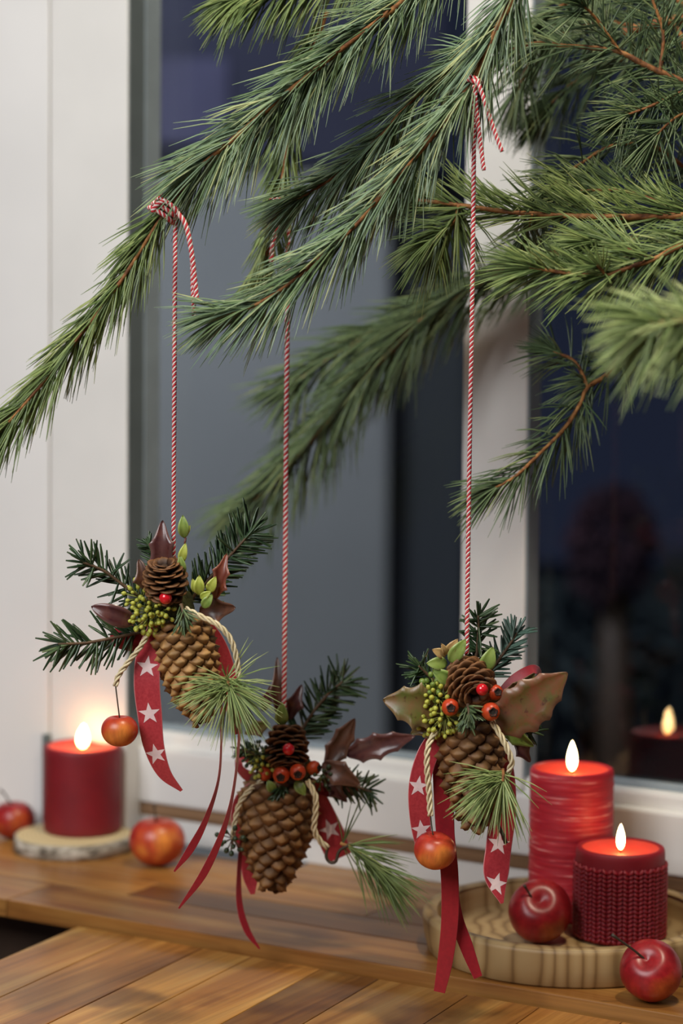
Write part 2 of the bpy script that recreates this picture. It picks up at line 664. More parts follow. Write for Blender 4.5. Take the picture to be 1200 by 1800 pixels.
def twisted(p, radius, pitch, strands=2, sides=6, per_turn=8):
    """a rope of helical strands along path p; returns verts, faces, strand index of each face"""
    L = np.linalg.norm(np.diff(p[:, :3], axis=0), axis=1).sum()
    n = max(8, int(L / pitch * per_turn))
    q = even(p[:, :3], n)
    t, a, b = frames(q)
    ph = np.linspace(0, 2 * PI * L / pitch, n)
    V, Fc, MI = [], [], []
    for s in range(strands):
        an = ph + 2 * PI * s / strands
        c = q + radius * (0.5 if strands == 2 else 0.62) * (np.cos(an)[:, None] * a + np.sin(an)[:, None] * b)
        v, f = tube(c, radius * (0.56 if strands == 2 else 0.44), sides)
        o = sum(len(x) for x in V)
        V.append(v)
        Fc += [tuple(i + o for i in ff) for ff in f]
        MI += [s] * len(f)
    return np.vstack(V), Fc, MI


def merge(chunks):
    V, Fc = [], []
    o = 0
    for v, f in chunks:
        V.append(np.asarray(v, dtype=float))
        Fc += [tuple(i + o for i in ff) for ff in f]
        o += len(v)
    return np.vstack(V), Fc


VIEW = np.array([0.0, -1.0, 0.15])
VIEW /= np.linalg.norm(VIEW)


def needle_mesh(base, dirs, length, radius, grav, curl, rnd, flat=1.0, blunt=False):
    """many tapered curved three-sided needles in one mesh; base/dirs (n,3)"""
    n = len(base)
    ts = np.array([0.0, 0.3, 0.65, 1.0])
    rs = np.array([0.8, 1.0, 0.95, 0.22]) if not blunt else np.array([0.6, 1.0, 1.05, 0.55])
    d = dirs / np.linalg.norm(dirs, axis=1)[:, None]
    up = np.where(np.abs(d[:, 2:3]) < 0.9, np.array([[0, 0, 1.0]]), np.array([[1.0, 0, 0]]))
    s1 = np.cross(d, up)
    s1 /= np.linalg.norm(s1, axis=1)[:, None]
    s2 = np.cross(d, s1)
    L = length[:, None, None]
    t = ts[None, :, None]
    g = np.array([0, 0, -1.0])[None, None, :] * grav
    c = base[:, None, :] + L * (t * d[:, None, :] + 0.5 * t * t * (g + curl[:, None, :]))
    ang = np.array([0.5, 0.5 + 2 * PI / 3, 0.5 + 4 * PI / 3])
    rr = (radius[:, None] * rs[None, :])[:, :, None, None]
    v = c[:, :, None, :] + rr * (np.cos(ang)[None, None, :, None] * s1[:, None, None, :] + flat * np.sin(ang)[None, None, :, None] * s2[:, None, None, :])
    v = v.reshape(-1, 3)
    one = []
    for i in range(3):
        for j in range(3):
            k = (j + 1) % 3
            one.append((i * 3 + j, i * 3 + k, (i + 1) * 3 + k, (i + 1) * 3 + j))
    one = np.array(one)
    f = (one[None, :, :] + (np.arange(n) * 12)[:, None, None]).reshape(-1, 4)
    tip = np.tile(np.repeat(ts, 3), n)
    r = np.repeat(rnd, 12)
    r = np.clip(r * 0.85 + 0.15 * tip, 0, 1)
    return v, f, r


def quad_mesh(name, v, f, mat, attrs):
    me = bpy.data.meshes.new(name)
    nv, nf = len(v), len(f)
    me.vertices.add(nv)
    me.vertices.foreach_set('co', np.asarray(v, dtype=np.float32).ravel())
    me.loops.add(nf * 4)
    me.loops.foreach_set('vertex_index', np.asarray(f, dtype=np.int32).ravel())
    me.polygons.add(nf)
    me.polygons.foreach_set('loop_start', np.arange(0, nf * 4, 4, dtype=np.int32))
    me.polygons.foreach_set('use_smooth', np.ones(nf, dtype=bool))
    me.materials.append(MAT[mat])
    for k, a in attrs.items():
        at = me.attributes.new(k, 'FLOAT', 'POINT')
        at.data.foreach_set('value', np.asarray(a, dtype=np.float32))
    me.update(calc_edges=True)
    me.validate()
    return me


def needles_on(p, rng, per_m, length, radius, theta, grav, start=0.0, tip=26, depth=0.75, side_bias=None, pair=2, ltaper=0.25, tip_theta=0.55, blunt=False):
    """fascicles along path p (world). theta = (min,max) angle from the stem in radians"""
    d = np.r_[0, np.cumsum(np.linalg.norm(np.diff(p, axis=0), axis=1))]
    L = d[-1]
    t, a, b = frames(p)
    n = max(4, int(L * (1 - start) * per_m))
    s = start + (1 - start) * (np.arange(n) + rng.random(n)) / n
    s = np.r_[s, np.full(tip, 1.0) - rng.random(tip) * 0.012 / max(L, .02)]
    s = np.clip(s, 0, 1)
    m = len(s)
    istip = np.arange(m) >= n
    pos = np.stack([np.interp(s * L, d, p[:, k]) for k in range(3)], 1)
    tt = np.stack([np.interp(s * L, d, t[:, k]) for k in range(3)], 1)
    aa = np.stack([np.interp(s * L, d, a[:, k]) for k in range(3)], 1)
    bb = np.stack([np.interp(s * L, d, b[:, k]) for k in range(3)], 1)
    phi = rng.random(m) * 2 * PI
    rad = np.cos(phi)[:, None] * aa + np.sin(phi)[:, None] * bb
    rad = rad - (1 - depth) * (rad @ VIEW)[:, None] * VIEW[None, :]
    if side_bias is not None:
        rad = rad + np.array(side_bias)[None, :]
    rad = rad - 0.30 * VIEW[None, :]
    rad /= np.maximum(np.linalg.norm(rad, axis=1), 1e-6)[:, None]
    th = theta[0] + (theta[1] - theta[0]) * rng.random(m)
    th = np.where(istip, rng.random(m) * tip_theta, th)
    ln = length * (1 - ltaper * rng.random(m)) * np.where(istip, 0.85, 1.0)
    B, D, LN, C, R = [], [], [], [], []
    base_r = rng.random(m)
    for k in range(pair):
        j = (rng.random((m, 3)) - 0.5) * 0.22
        B.append(pos)
        D.append(np.cos(th)[:, None] * tt + np.sin(th)[:, None] * rad + j)
        LN.append(ln * (0.94 + 0.08 * rng.random(m)))
        C.append((rng.random((m, 3)) - 0.5) * 0.22 + 0.12 * tt)
        R.append(np.clip(base_r + (rng.random(m) - 0.5) * 0.5, 0, 1))
    B, D, C = np.vstack(B), np.vstack(D), np.vstack(C)
    LN, R = np.hstack(LN), np.hstack(R)
    return needle_mesh(B, D, LN, np.full(len(B), radius), grav, C, R, blunt=blunt)


# ================================================================ THE SETTING
def wbox(name, u0, u1, n0, n1, z0, z1, mat, bevel=0.0, parent=None):
    """box in window coordinates: u along the window, n towards the room"""
    o = link(name, boxmesh(name, u0, u1, -n1, -n0, z0, z1, mat, bevel), parent)
    if parent is None:
        o.matrix_world = WM
    return o


win = empty('window_1', (0, 0, 0))
win.matrix_world = WM
tag(win, 'white framed window with dark evening panes behind the sill', None, None, 'structure')
ZT = 1.32
GB = 0.113                                   # bottom of the glass
uL = wu(222, 1000, 0.058)                    # edge of the broad left jamb
uC = wu(88, 1000, 0.058)
uM0, uM1 = wu(808, 1100, 0.03), wu(921, 1100, 0.03)
uR = 1.15
wbox('jamb', uC, uL, 0.0, 0.058, 0.0, ZT, 'white_paint', 0.0015, win)
wbox('hinge', uC - 0.005, uC + 0.003, 0.0585, 0.066, 0.012, 0.105, 'frame_grey_dark', 0.002, win)
wbox('jamb_side_strip', uL, uL + 0.0016, 0.030, 0.0565, GB, ZT, 'frame_grey_dark', 0.0, win)  # plain grey strips on the side faces of jamb and mullion
wbox('jamb_side_strip', uL, uL + 0.003, 0.004, 0.030, GB, ZT, 'frame_grey', 0.0, win)
wbox('mullion', uM0, uM1, 0.0, 0.030, GB - 0.012, ZT, 'white_paint', 0.003, win)
wbox('mullion_side_strip', uM1, uM1 + 0.0016, 0.004, 0.028, GB, ZT, 'frame_grey', 0.0, win)
wbox('right_jamb', uR, uR + 0.10, 0.0, 0.058, 0.0, ZT, 'white_paint', 0.003, win)
wbox('top_rail', uC, uR + 0.1, 0.0, 0.058, ZT, ZT + 0.08, 'white_paint', 0.003, win)
wbox('bottom_rail', uL, uR, -0.03, 0.024, 0.095, GB, 'white_paint', 0.004, win)
wbox('rail_face', uL, uR, -0.03, 0.036, 0.040, 0.098, 'white_paint', 0.003, win)
wbox('batten', uL - 0.002, uR, -0.03, 0.033, 0.026, 0.040, 'batten_wood', 0.001, win)
wbox('lower_strip', uL, uR, -0.03, 0.031, 0.0, 0.026, 'white_paint', 0.002, win)
wbox('glazing_bead', uL, uR, 0.003, 0.012, GB, GB + 0.006, 'frame_grey', 0.001, win)
wbox('pane', uL - 0.01, uM0 + 0.01, -0.002, 0.002, GB - 0.01, ZT, 'window_glass', 0.0, win)
wbox('pane', uM1 - 0.01, uR + 0.01, -0.002, 0.002, GB - 0.01, ZT, 'window_glass', 0.0, win)

wl = wbox('wall_left', uC - 1.2, uC - 0.0015, -0.02, 0.0588, -0.75, 2.4, 'wall_paint', 0.0012)
tag(wl, None, None, None, 'structure')
wb = wbox('wall_back', uC - 0.002, 1.9, -0.04, 0.02, -0.75, -0.04, 'wall_paint')
tag(wb, None, None, None, 'structure')
fl = wbox('floor', -2.2, 2.6, 0.0, 3.4, -0.80, -0.75, 'floor_wood')
tag(fl, None, None, None, 'structure')

# ------ window sill: boards running along the window
nS = (G(560, 1676, 0.0) - O).dot(N)         # front edge of the sill
sill = empty('trim_1', (0, 0, 0))
sill.matrix_world = WM
tag(sill, 'brown wooden window sill of glued boards', None, None, 'structure')
rs = random.Random(4)
cuts = [-0.02, 0.062, 0.122, 0.178, 0.232, nS]
for i in range(len(cuts) - 1):
    e = 0.0003
    u0 = uC - 0.5
    joints = [u0] + sorted(rs.uniform(-0.25, 0.7) for _ in range(1)) + [uR]
    for k in range(len(joints) - 1):
        wbox('board', joints[k] + e, joints[k + 1] - e, max(cuts[i], 0.067 if joints[k] < uC else -0.02) + e if i == 0 else cuts[i] + e, cuts[i + 1] - e, -0.017, 0.0, 'sill_wood', 0.0012, sill)
pn = wbox('wall_front', uC - 1.2, uR, nS - 0.10, nS - 0.08, -0.75, -0.018, 'dark_panel')  # dark colour stands in for the shade of the gap below the sill
tag(pn, None, None, None, 'structure')

# ------ table of planks butting against the sill
TZ = -0.012
c0 = G(130, 1630, TZ)
c1 = G(0, 1692, TZ)
tu = (c0 - O).dot(U)
tn = max(nS + 0.002, 0)
table = empty('table', (O + U * (tu + 0.45) + N * (tn + 0.45)) + Vector((0, 0, -0.75)))
tdir = (c1 - c0)
tang = math.atan2(tdir.y, tdir.x) + PI / 2
tag(table, 'brown plank table butting against the window sill at its far edge', 'table')
TL = Matrix.Rotation(-T, 4, 'Z')
TL.translation = (O + U * tu + N * tn) - table.location + Vector((0, 0, 0))
pos = 0.0
widths = [0.064, 0.075, 0.052, 0.071, 0.058, 0.086, 0.066, 0.074, 0.06, 0.08, 0.07, 0.08]
for wd in widths:
    o = link('plank', boxmesh('plank', pos + 0.0004, pos + wd - 0.0004, -0.92, -0.001, TZ - 0.028, TZ, 'table_wood', 0.001), table)
    for vv in o.data.vertices:
        vv.co.x -= 0.0875 * vv.co.y
    o.matrix_local = TL
    pos += wd
for (a, b) in ((0.02, -0.05), (pos - 0.08, -0.05), (0.02, -0.90), (pos - 0.08, -0.90)):
    o = link('leg', boxmesh('leg', a, a + 0.06, b - 0.0, b + 0.06 - 0.02, -0.75, TZ - 0.0285, 'table_wood', 0.002), table)
    o.matrix_local = TL
o = link('apron', boxmesh('apron', 0.03, pos - 0.03, -0.045, -0.025, TZ - 0.10, TZ - 0.0285, 'table_wood', 0.001), table)
o.matrix_local = TL


# ------ outside in the dusk
def oute(name, loc):
    return empty(name, loc)


gr = link('ground_outside', boxmesh('ground', -9, 9, 3.6, 16, -1.3, -1.2, 'lawn'))
gr['kind'] = 'structure'
hb = oute('neighbour_house', (-1.5, 7.0, -1.2))
tag(hb, 'grey rendered house outside, blurred behind the left pane', 'house')


def obox(name, x0, x1, y0, y1, z0, z1, mat, parent, bevel=0.02):
    org = WLOC[parent.name]
    return link(name, boxmesh(name, x0 - org.x, x1 - org.x, y0 - org.y, y1 - org.y, z0 - org.z, z1 - org.z, mat, bevel), parent)


pa = P(278, 290, 7.0)
pb = P(688, 290, 7.0)
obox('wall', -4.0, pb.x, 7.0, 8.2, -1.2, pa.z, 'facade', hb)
obox('roof', -4.0, pb.x + 0.15, 6.95, 8.3, pa.z + 0.001, pa.z + 0.9, 'roof_dark', hb)
dw = P(300, 150, 6.94)
obox('dormer', dw.x - 0.25, dw.x + 0.17, 6.9, 7.3, pa.z + 0.05, pa.z + 0.30, 'curtain', hb)
pc = P(700, 900, 7.2)
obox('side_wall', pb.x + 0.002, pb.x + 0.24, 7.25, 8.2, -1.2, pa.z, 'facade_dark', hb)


def shrub(name, c, r, mat, label, seed, squash=1.2):
    rng = np.random.default_rng(seed)
    root = empty(name, (c[0], c[1], -1.2))
    tag(root, label, 'shrub')
    n = 900
    d = rng.normal(size=(n, 3))
    d /= np.linalg.norm(d, axis=1)[:, None]
    pos_ = np.array(c)[None, :] + d * (r * (0.55 + 0.45 * rng.random(n)))[:, None] * np.array([1, 1, squash])
    v, f, rr = needle_mesh(pos_, d + rng.normal(size=(n, 3)) * 0.6, np.full(n, r * 0.35), np.full(n, r * 0.07), 0.5, np.zeros((n, 3)), rng.random(n))
    v = v - np.array(WLOC[root.name])
    o = link('foliage', quad_mesh('foliage', v, f, mat, {'rnd': rr}), root)
    o['kind'] = 'stuff'
    tv, tf = tube(np.array([[c[0], c[1], -1.2], [c[0] + 0.02, c[1], -0.6], [c[0], c[1], c[2]]]), np.array([0.06, 0.05, 0.03]), 8)
    part('trunk', tv, tf, 'dark_panel', root)


q = P(1075, 960, 6.0)
shrub('red_shrub', (q.x, q.y, q.z), 0.10, 'red_shrub', 'dark red shrub outside, blurred behind the right pane', 3, 1.5)
q = P(1010, 1180, 6.6)
shrub('dark_shrub', (q.x, q.y, q.z), 0.24, 'hedge_leaf', 'dark low shrub outside the right pane by the mullion', 5, 1.0)
q = P(1290, 1100, 7.6)
shrub('dark_shrub', (q.x, q.y, q.z), 0.26, 'hedge_leaf', 'dark shrub outside at the far right of the right pane', 6, 1.1)

# ================================================================ CANDLES, TRAY, APPLES
def candle(name, base, dia, height, label, style, wax, flame_px, flick=0.0):
    root = empty(name, base)
    tag(root, label, 'candle')
    R = dia / 2
    rows = []
    rng = random.Random(len(name) + int(height * 1000))
    z = 0.0
    prof = [(R * 0.94, 0.0), (R * 0.985, 0.0015), (R, 0.004)]
    k = 46 if style == 'rustic' else 12
    for i in range(1, k):
        zz = 0.004 + (height - 0.010) * i / k
        rr = R * (1 + (rng.uniform(-0.007, 0.007) if style == 'rustic' else rng.uniform(-0.001, 0.001)))
        prof.append((rr, zz))
    prof += [(R, height - 0.006), (R * 0.992, height - 0.0025), (R * 0.97, height - 0.0006), (R * 0.93, height),
             (R * 0.86, height - 0.001)]
    inner = [(R * 0.86, height - 0.0012), (R * 0.74, height - 0.0034), (R * 0.5, height - 0.0050), (R * 0.2, height - 0.0056), (R * 0.03, height - 0.0056)]

    def wob(a, zz):
        if style == 'rustic':
            return 1 + 0.004 * math.sin(3 * a + zz * 900) + 0.003 * math.sin(7 * a - zz * 500)
        return 1 + 0.002 * math.sin(2 * a + 1)
    v, f = lathe(prof, 72, wob)
    f.pop()
    body = link('wax_body', mesh('wax_body', v, f, wax), root)
    v, f = lathe(inner, 72, wob)
    f.pop(0) if False else None
    f = [x for x in f if len(x) == 4] + [f[-1]]
    link('melt_pool', mesh('melt_pool', v, f, 'melted_wax'), root)
    wz = height - 0.006
    wv, wf = tube(np.array([[0, 0, wz], [0.0003, 0, wz + 0.004], [0.001, 0, wz + 0.008]]), 0.0009, 6)
    link('wick', mesh('wick', wv, wf, 'wick'), root)
    fh, fw = flame_px
    fp = [(0.12, 0.0), (0.55, 0.07), (0.85, 0.18), (1.0, 0.32), (0.95, 0.48), (0.76, 0.66), (0.48, 0.82), (0.22, 0.93), (0.03, 1.0)]
    v, f = lathe([(r * fw / 2, z_ * fh) for r, z_ in fp], 20)
    v = [(x + flick * (zz / fh) ** 2 * fw, y, zz + wz + 0.0025) for x, y, zz in v]
    link('flame', mesh('flame', v, f, 'flame'), root)
    return root, body, R


tc = (G(1000, 1742, 0.0))
rad = 0.0616 * (tc.y / (1 - 0.0616))
ctr = Vector((0, tc.y + rad, 0))
ctr.x = P(1000, 1600, ctr.y).x
tray = empty('wooden_tray', ctr)
TR = rad


def traymesh():
    TF = 0.011
    prof = [(TR * 0.945, 0.0), (TR * 0.965, 0.002), (TR * 0.99, 0.015), (TR, 0.029), (TR * 0.996, 0.0315), (TR * 0.985, 0.033), (TR * 0.925, 0.033),
            (TR * 0.905, 0.031), (TR * 0.895, 0.024), (TR * 0.885, 0.014), (TR * 0.865, TF), (TR * 0.5, TF), (TR * 0.02, TF)]
    return lathe(prof, 96, lambda a, z: 1 + 0.003 * math.sin(3 * a + 1))


v, f = traymesh()
tray_o = link('bowl', mesh('bowl', v, f, 'tray_wood'), tray)
bmv, bmf = lathe([(TR * 0.90, 0.0335 - 0.001), (TR * 0.905, 0.0336), (TR * 0.985, 0.0336), (TR * 0.99, 0.0326)], 96, lambda a, z: 1 + 0.003 * math.sin(3 * a + 1))
bmf = [x for x in bmf if len(x) == 4]
link('rim', mesh('rim', bmv, bmf, 'tray_wood'), tray)
tag(tray, 'round shallow wooden tray on the sill carrying two candles and an apple', 'tray')

b_small = G(1088, 1645, 0.0115)
d_small = M(162, b_small)
b_tall = Vector((0, b_small.y + 0.074, 0.0115))
b_tall.x = P(1003, 1500, b_tall.y).x
d_tall = M(147, b_tall)
h_tall = P(1003, 1349, b_tall.y).z - 0.0115
h_small = P(1088, 1487, b_small.y).z - 0.0115
candle('pillar_candle', b_tall, d_tall, h_tall, 'tall red pillar candle with whitish rustic streaks on the wooden tray', 'rustic', 'rustic_wax', (M(54, b_tall), M(19, b_tall)))
kroot, kbody, kR = candle('pillar_candle', b_small, d_small * 0.962, h_small, 'short dark red candle with knitted pattern on the wooden tray', 'knit', 'knit_wax', (M(46, b_small), M(15, b_small)))


def knit(root, R, height):
    cols, rows = 27, 17
    zb, zt = 0.002, height - 0.0135
    V, Fc = [], []
    o = 0
    # one stitch leg: a slanted plump lozenge of 6 cross sections
    st = np.linspace(0, 1, 6)
    cw = 2 * PI / cols
    rh = (zt - zb) / rows
    for c in range(cols):
        for r in range(rows):
            for s in (-1, 1):
                ring = []
                for t_ in st:
                    wdt = math.sin(PI * (0.1 + 0.8 * t_)) * 0.26
                    a = (c + 0.5) * cw + s * cw * (0.08 + 0.36 * t_)
                    z = zb + (r + t_ * 1.35 - 0.1) * rh
                    out = R - 0.0002 + 0.0016 * math.sin(PI * (0.05 + 0.9 * t_))
                    for k in range(5):
                        an = 2 * PI * k / 5
                        aa = a + cw * wdt * math.cos(an) * 0.9
                        rr = out + 0.0014 * math.sin(an)
                        V.append((rr * math.cos(aa), rr * math.sin(aa), z + rh * 0.12 * math.cos(an) * -s))
                for i in range(5):
                    for k in range(5):
                        k2 = (k + 1) % 5
                        q4 = (o + i * 5 + k, o + i * 5 + k2, o + (i + 1) * 5 + k2, o + (i + 1) * 5 + k)
                        Fc.append(q4)
                o += 30
    ob = link('knitted_relief', mesh('knitted_relief', V, Fc, 'knit_wax'), root)
    ob['kind'] = 'stuff'


knit(kroot, kR, h_small)


def apple(name, c, r, label, mat, stem=None, seed=1, tilt=(0, 0), rest=True, group=None):
    """apple centred at c with radius r; stem = list of world points"""
    rng = random.Random(seed)
    root = empty(name, c)
    tag(root, label, 'apple', group)
    prof = []
    n = 22
    for i in range(n + 1):
        a = -PI / 2 + PI * i / n
        rr = r * math.cos(a) * (1.0 + 0.04 * math.sin(a))
        zz = r * 0.90 * math.sin(a)
        if a > 0:                      # dimple at the stalk
            k = max(0.0, 1 - rr / (r * 0.68))
            zz -= r * 0.27 * k * k * (1.6 - 0.6 * k)
        else:
            k = max(0.0, 1 - rr / (r * 0.40))
            zz += r * 0.14 * k * k
        prof.append((max(rr, r * 0.02), zz))
    ph = rng.uniform(0, 6)
    v, f = lathe(prof, 40, lambda a, z: 1 + 0.018 * math.sin(5 * a + ph) * (0.4 - z / r * 0.4) + 0.02 * math.sin(2 * a + ph))
    m = Matrix.Rotation(tilt[0], 4, 'X') @ Matrix.Rotation(tilt[1], 4, 'Y')
    o = link('flesh', mesh('flesh', v, f, mat), root)
    o.matrix_local = m
    if stem:
        b0 = m @ Vector((0, 0, r * 0.50))
        stem = [b0] + [P(sx, sy, c[1] + b0.y + dy) - Vector(c) for sx, sy, dy in stem]
        pts = even(catmull([list(s) for s in stem], 30), 12)
        rad_ = np.interp(np.linspace(0, 1, 12), [0, 0.8, 1], [0.0010, 0.0009, 0.0016])
        sv, sf = tube(pts, rad_, 7)
        link('stalk', mesh('stalk', sv, sf, 'stem_dark'), root)
    cv, cf = lathe([(r * 0.10, -r * 0.80), (r * 0.06, -r * 0.86), (r * 0.02, -r * 0.80)], 8)
    co = link('calyx', mesh('calyx', cv, cf, 'calyx'), root)
    co.matrix_local = m
    return root


def apple_on(x, ybot, wpx, z, label, mat, stem_px, seed, tilt=(0, 0)):
    b = G(x, ybot, z)
    r = M(wpx, b) / 2
    c = b + Vector((0, 0, r * (0.885 if tilt[0] == 0 else 0.965)))
    return apple('apple', c, r, label, mat, stem_px, seed, tilt)


apple_on(948, 1655, 112, 0.0115, 'dark red apple on the wooden tray in front of the tall candle', 'apple_red', [(936, 1580, -.002), (921, 1556, -.004)], 2, (0.86, -0.06))
apple_on(1143, 1759, 111, 0.0, 'red apple with long stalk on the sill in front of the tray', 'apple_red', [(1112, 1669, -.003), (1075, 1643, -.006)], 5, (0.76, -0.26))
apple_on(276, 1521, 97, 0.0, 'orange red apple on the sill right of the wood slice', 'apple_orange', [(272, 1430, 0), (271, 1415, 0)], 7)
apple_on(24, 1474, 76, 0.0, 'dark red apple on the sill at the far left corner', 'apple_red', [(8, 1396, 0), (0, 1388, 0)], 9)

# wood slice and its candle
sl = G(130, 1491, 0.0)
sroot = empty('wood_slice', sl)
tag(sroot, 'round slice of birch with bark under the left candle', 'wood slice')
SR = M(209, sl) / 2
STH = 0.0155


def wsl(a, z):
    return 1 + 0.022 * math.sin(2 * a + 0.6) + 0.012 * math.sin(5 * a + 1.2) + 0.006 * math.sin(11 * a)


v, f = lathe([(SR * 0.955, 0.0), (SR * 0.955, STH - 0.0005), (SR * 0.95, STH), (SR * 0.5, STH), (SR * 0.02, STH)], 64, wsl)
link('wood_disc', mesh('wood_disc', v, f, 'slice_wood', False), sroot)
v, f = lathe([(SR * 0.957, 0.0002), (SR * 0.995, 0.0006), (SR * 1.0, STH * 0.5), (SR * 0.99, STH - 0.0008), (SR * 0.957, STH - 0.0002)], 64, wsl)
link('bark_ring', mesh('bark_ring', v, [x for x in f if len(x) == 4], 'bark'), sroot)
b_left = G(145, 1459, STH)
d_left = M(136, b_left)
candle('pillar_candle', b_left, d_left, P(145, 1309, b_left.y).z - STH, 'plain dark red pillar candle on the birch slice', 'plain', 'plain_wax', (M(42, b_left), M(21, b_left)), 0.1)

# ================================================================ PINE BRANCHES
def pine_branch(label, mat, twigs, seed, group='pine branches'):
    """twigs: dicts with px = [(x,y,Y)...] base to tip, r = (r0,r1) mm, len px, per_m, theta, grav"""
    rng = np.random.default_rng(seed)
    a = twigs[0]['px'][0]
    root = empty('pine_branch', P(*a))
    tag(root, label, 'branch', group)
    for tw in twigs:
        p = path(tw['px'], 40)
        n = len(p)
        r0, r1 = tw.get('r', (2.2, 1.3))
        rr = np.linspace(r0, r1, n) * 0.001 * (1 + 0.12 * rng.standard_normal(n) * 0.6)
        v, f = tube(p, rr, 8)
        t = part('twig', v, f, 'twig_bark', root)
        if tw.get('per_m', 1) == 0:
            continue
        mid = Vector(p[n // 2])
        L = M(tw.get('len', 95) * 1.27, mid)
        v, f, r = needles_on(p, rng, tw.get('per_m', 1500) * (0.50 if tw.get('mat', mat) == 'pine_dark' else 0.66), L, tw.get('w', 0.00078), tuple(x * 1.18 + 0.03 for x in tw.get('theta', (0.25, 0.62))), tw.get('grav', 0.35),
                             tw.get('start', 0.0), tw.get('tip', 28), tw.get('depth', 0.62), tw.get('bias'), 2, 0.3, tw.get('tip_theta', 0.55))
        vv = v - np.array(WLOC[root.name])
        nd = link('needles', quad_mesh('needles', vv, f, tw.get('mat', mat), {'rnd': r}), t)
        nd['kind'] = 'stuff'
    return root


pine_branch('long pine branch reaching far left, tied by the left red and white string', 'pine_blue', [
    dict(px=[(820, -110, 1.96), (715, -5, 1.94), (600, 85, 1.92), (490, 175, 1.91), (415, 240, 1.90), (345, 298, 1.90)], r=(3.2, 1.8), len=118, per_m=1750, theta=(0.22, 0.60), grav=0.30),
    dict(px=[(345, 298, 1.90), (318, 335, 1.90), (292, 368, 1.90), (262, 415, 1.895), (215, 490, 1.89), (150, 578, 1.885), (80, 668, 1.88), (15, 742, 1.875)], r=(1.8, 1.2), len=98, per_m=1700,
         theta=(0.14, 0.46), grav=0.26, mat='pine_green', start=0.13),
    dict(px=[(345, 298, 1.90), (305, 350, 1.90), (288, 372, 1.90)], r=(1.2, 0.9), len=75, per_m=1500, theta=(0.05, 0.2), grav=0.1, tip=40, tip_theta=0.22, mat='pine_green'),
], 11)
pine_branch('central pine branch whose twigs point down left, tied by the right string', 'pine_blue', [
    dict(px=[(925, -60, 1.90), (896, 5, 1.90), (862, 75, 1.90), (833, 140, 1.90), (800, 188, 1.895), (735, 268, 1.89), (680, 332, 1.89), (622, 398, 1.885), (560, 455, 1.88), (500, 505, 1.88), (440, 540, 1.88), (395, 552, 1.88)],
         r=(3.4, 1.3), len=105, per_m=1650, theta=(0.22, 0.58), grav=0.30),
    dict(px=[(862, 75, 1.90), (815, 100, 1.93), (770, 136, 1.95), (728, 172, 1.96), (672, 236, 1.97), (620, 285, 1.98), (570, 322, 1.985), (520, 352, 1.99)], r=(2.2, 1.2), len=105, per_m=1600, theta=(0.25, 0.65), grav=0.22),
], 12)
pine_branch('drooping pine twig behind the left branches, tied by the middle string', 'pine_green', [
    dict(px=[(575, 20, 2.05), (535, 130, 2.05), (508, 240, 2.05), (490, 345, 2.05), (472, 430, 2.05), (462, 470, 2.05)], r=(2.0, 1.2), len=85, per_m=1400, theta=(0.15, 0.45), grav=0.25),
], 13)
pine_branch('pine twig hanging in at the top edge above the left pane', 'pine_green', [
    dict(px=[(700, -110, 2.02), (600, -50, 2.02), (520, -22, 2.02), (450, -12, 2.02), (410, 0, 2.02)], r=(2.0, 1.2), len=76, per_m=1700, theta=(0.35, 0.9), grav=0.75, bias=(0, 0, -0.5)),
], 14)
pine_branch('pine branch with reddish stem at the upper right corner', 'pine_dark', [
    dict(px=[(1290, 175, 2.02), (1200, 142, 2.02), (1140, 118, 2.02), (1090, 92, 2.02), (1040, 84, 2.03), (990, 80, 2.04), (940, 76, 2.05), (897, 88, 2.06)], r=(3.0, 1.4), len=88, per_m=1350, theta=(0.45, 1.15), grav=0.15),
    dict(px=[(1090, 92, 2.02), (1068, 62, 2.015), (1045, 30, 2.01), (1020, 5, 2.0)], r=(1.6, 1.1), len=78, per_m=1400, theta=(0.4, 1.0), grav=0.1),
    dict(px=[(1160, 125, 2.02), (1165, 60, 2.02), (1150, 10, 2.02), (1130, -40, 2.02)], r=(1.6, 1.1), len=78, per_m=1400, theta=(0.4, 1.0), grav=0.1),
    dict(px=[(1235, 150, 2.02), (1190, 165, 2.01), (1140, 188, 2.0), (1095, 204, 1.99)], r=(1.6, 1.0), len=82, per_m=1700, theta=(0.35, 1.0), grav=0.25),
    dict(px=[(1290, 215, 2.02), (1230, 195, 2.01), (1190, 205, 2.0), (1150, 240, 1.99)], r=(1.6, 1.0), len=82, per_m=1500, theta=(0.4, 1.1), grav=0.25),
], 15)
pine_branch('thick brown bough end with dark needles in the top right corner', 'pine_dark', [
    dict(px=[(1330, -10, 2.12), (1240, 28, 2.12), (1180, 36, 2.12), (1130, 48, 2.12), (1095, 56, 2.12)], r=(5.0, 3.8), len=80, per_m=500, theta=(0.5, 1.1), grav=0.1, tip=10),
    dict(px=[(1180, 36, 2.12), (1195, 60, 2.11), (1205, 95, 2.10), (1215, 140, 2.10)], r=(2.0, 1.5), len=80, per_m=900, theta=(0.5, 1.1), grav=0.1),
    dict(px=[(1130, 48, 2.12), (1060, 40, 2.13), (990, 60, 2.14), (935, 100, 2.15), (910, 160, 2.15)], r=(2.2, 1.2), len=85, per_m=1500, theta=(0.3, 0.9), grav=0.45),
    dict(px=[(1180, 36, 2.12), (1130, 90, 2.15), (1060, 120, 2.16), (1000, 150, 2.17), (960, 190, 2.17)], r=(2.2, 1.2), len=85, per_m=1500, theta=(0.3, 0.9), grav=0.45),
    dict(px=[(1240, 28, 2.12), (1170, -5, 2.14), (1080, -10, 2.14), (1000, 5, 2.14), (960, 30, 2.14)], r=(2.2, 1.2), len=85, per_m=1500, theta=(0.3, 0.9), grav=0.3),
], 16)
